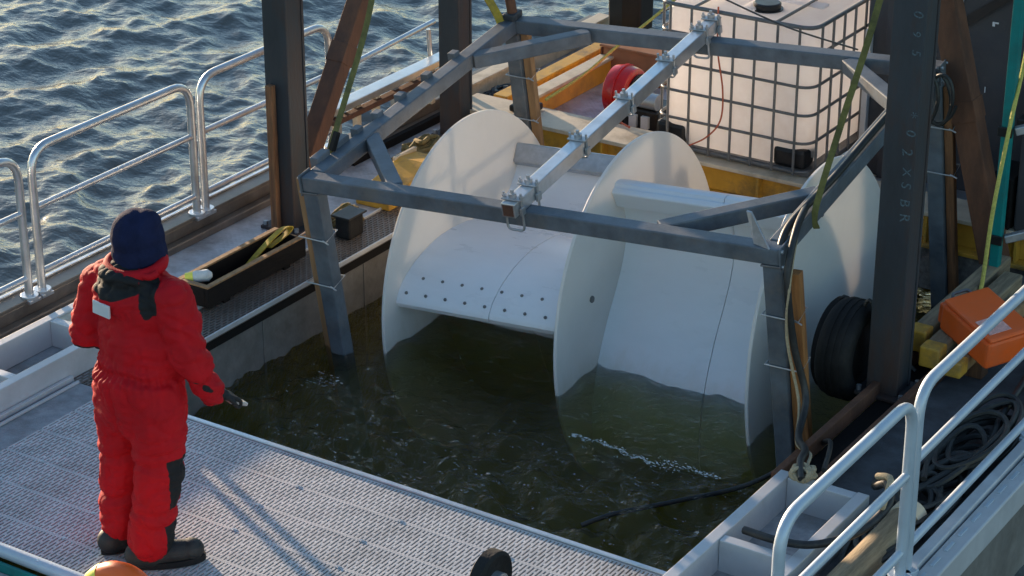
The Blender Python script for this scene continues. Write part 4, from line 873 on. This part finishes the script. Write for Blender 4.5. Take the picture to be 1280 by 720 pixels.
    # head and face
    HC = V(.01, .125, 1.665); h = MB(); h.ell(HC, (.078, .095, .115)); h.ell(HC + V(0, .03, -.06), (.055, .07, .06)); h.cap(HC + V(0, .085, .02), HC + V(0, .112, -.025), .010, .016); h.cap(HC + V(-.03, .082, .03), HC + V(.03, .082, .03), .014, .014); h.cap(HC + V(-.02, .085, -.06), HC + V(.02, .085, -.06), .010, .010)
    for sx in (-1, 1): h.ell(HC + V(sx * .08, 0, -.005), (.012, .025, .032))
    h.cap(HC + V(0, -.02, -.08), HC + V(-.01, -.05, -.19), .06, .065)
    head = add(remeshed(h, .006, 'head', 4), 'head', ['skin'])
    for sx in (-1, 1): MB().ell(HC + V(sx * .031, .088, .006), (.012, .008, .007), 10, 6).build('eye', 'patch_silver', head, smooth=60, local=True); 
    # navy hood: shell with face opening
    s = MB(); s.ell(HC + V(-.005, -.012, .008), (.124, .132, .138), 20, 14); s.ell(HC + V(.0, -.01, -.07), (.134, .130, .11), 20, 14); s.cap(HC + V(.03, .0, .04), HC + V(.045, .01, .085), .098, .066); s.cap(HC + V(.0, -.02, -.1), HC + V(0, -.03, -.15), .118, .115)
    def hw(co, n): return noise.noise(co * 9) * .005 + noise.noise(co * 26) * .002 + .0045 * math.exp(-((co.x - .10 + (co.z - 1.67) * .1) / .008) ** 2) + .003 * math.sin(co.z * 55 + 8 * noise.noise(co * 8)) * (1 if co.z < 1.62 else .3)
    me = remeshed(s, .009, 'hood', 4, wfun=hw); bm = bmesh.new(); bm.from_mesh(me)
    bmesh.ops.delete(bm, geom=[f for f in bm.faces if (f.calc_center_median() - (HC + V(0, .13, -.03))).length < .088], context='FACES'); bm.to_mesh(me); bm.free()
    hood = add(me, 'hood', ['hood_navy']); sm = hood.modifiers.new('solid', 'SOLIDIFY'); sm.thickness = .006
    # boots
    def boot(A, ang, name):
        d = V(math.sin(R(ang)), math.cos(R(ang)), 0); q = V(d.y, -d.x, 0); b = MB(); g0 = V(A.x, A.y, 0)
        b.cap(g0 + V(0, 0, .18) , g0 + V(0, 0, .07), .088, .08); b.cap(g0 - d * .06 + V(0, 0, .062), g0 + d * .17 + V(0, 0, .055), .070, .058); b.ell(g0 + d * .20 + V(0, 0, .06), (.066, .066, .056))
        o = add(remeshed(b, .008, 'boot', 4), name, ['boot_black'])
        so = MB(); n = 28; ol = []
        for k in range(n):
            a = 2 * math.pi * k / n; c_, s_ = math.cos(a), math.sin(a); ol.append(g0 + d * (.075 + .195 * c_) + q * s_ * (.068 + .008 * c_))
        so.add([p + V(0, 0, z) for z in (0, .032) for p in ol], [(k, (k + 1) % n, n + (k + 1) % n, n + k) for k in range(n)] + [tuple(range(n)), tuple(n + k for k in range(n))]); so.build('sole', 'black_rubber', o, smooth=40, local=True)
    boot(AL, 14, 'boot'); boot(AR, 40, 'boot')
    # gloved hands with five fingers
    def hand(W, d, up, sgn, name):
        d = d.normalized(); sd = d.cross(up).normalized() * sgn; up = sd.cross(d).normalized() * sgn; h = MB()
        pc = W + d * .065; h.cap(W - d * .03, W + d * .02, .034, .03)
        for i in range(4): h.cap(W + d * .02 + sd * (.027 - i * .018), W + d * .085 + sd * (.030 - i * .020), .018, .0125)
        for i, ln in enumerate((.036, .041, .038, .029)):
            k0 = W + d * .085 + sd * (.030 - i * .020); k1 = k0 + d * ln - up * .010; k2 = k1 + d * ln * .35 - up * ln * .65; k3 = k2 - d * ln * .45 - up * ln * .3
            h.cap(k0, k1, .0105, .0098, 8).cap(k1, k2, .0098, .009, 8).cap(k2, k3, .009, .008, 8)
        k0 = W + d * .03 + sd * .030; k1 = k0 + sd * .026 + d * .026 - up * .012; k2 = k1 + d * .032 - up * .016 - sd * .006
        h.cap(k0, k1, .014, .0115, 8).cap(k1, k2, .0115, .0095, 8)
        return add(remeshed(h, .0042, 'glove', 2), name, ['suit_black'])
    dR = (WR - ER).normalized() * .55 + V(.05, .75, 0); hand(WR + dR.normalized() * .055, dR, V(.2, .25, 1), 1, 'glove')
    dL = V(.55, .6, -.15); hand(WL + dL.normalized() * .05, dL, V(0, .2, 1), -1, 'glove')
    return WR, dR
WR, dR = person()
def handheld():
    q = PB @ (WR + dR.normalized() * .16 + Vector((0, 0, -.028))); d = (PB.to_3x3() @ dR).normalized()
    t = thing('handheld_radio', q, 'small silver handheld device in the right hand of the person in red', 'device')
    MB().bar(q - d * .055, q + d * .06, .05, .018, (.1, .1, 1)).build('body', 'galvanised', t, bevel=.004)
    MB().bar(q + d * .005 + V(0, 0, .0095), q + d * .05 + V(0, 0, .0095), .04, .002, (.1, .1, 1)).build('screen', 'cream_paint', t)
    MB().cyl(q - d * .05 + V(.012, .01, .0), q - d * .05 + V(.012, .01, .0) - d * .02, .006, 8).build('stub', 'black_plastic', t)
handheld()
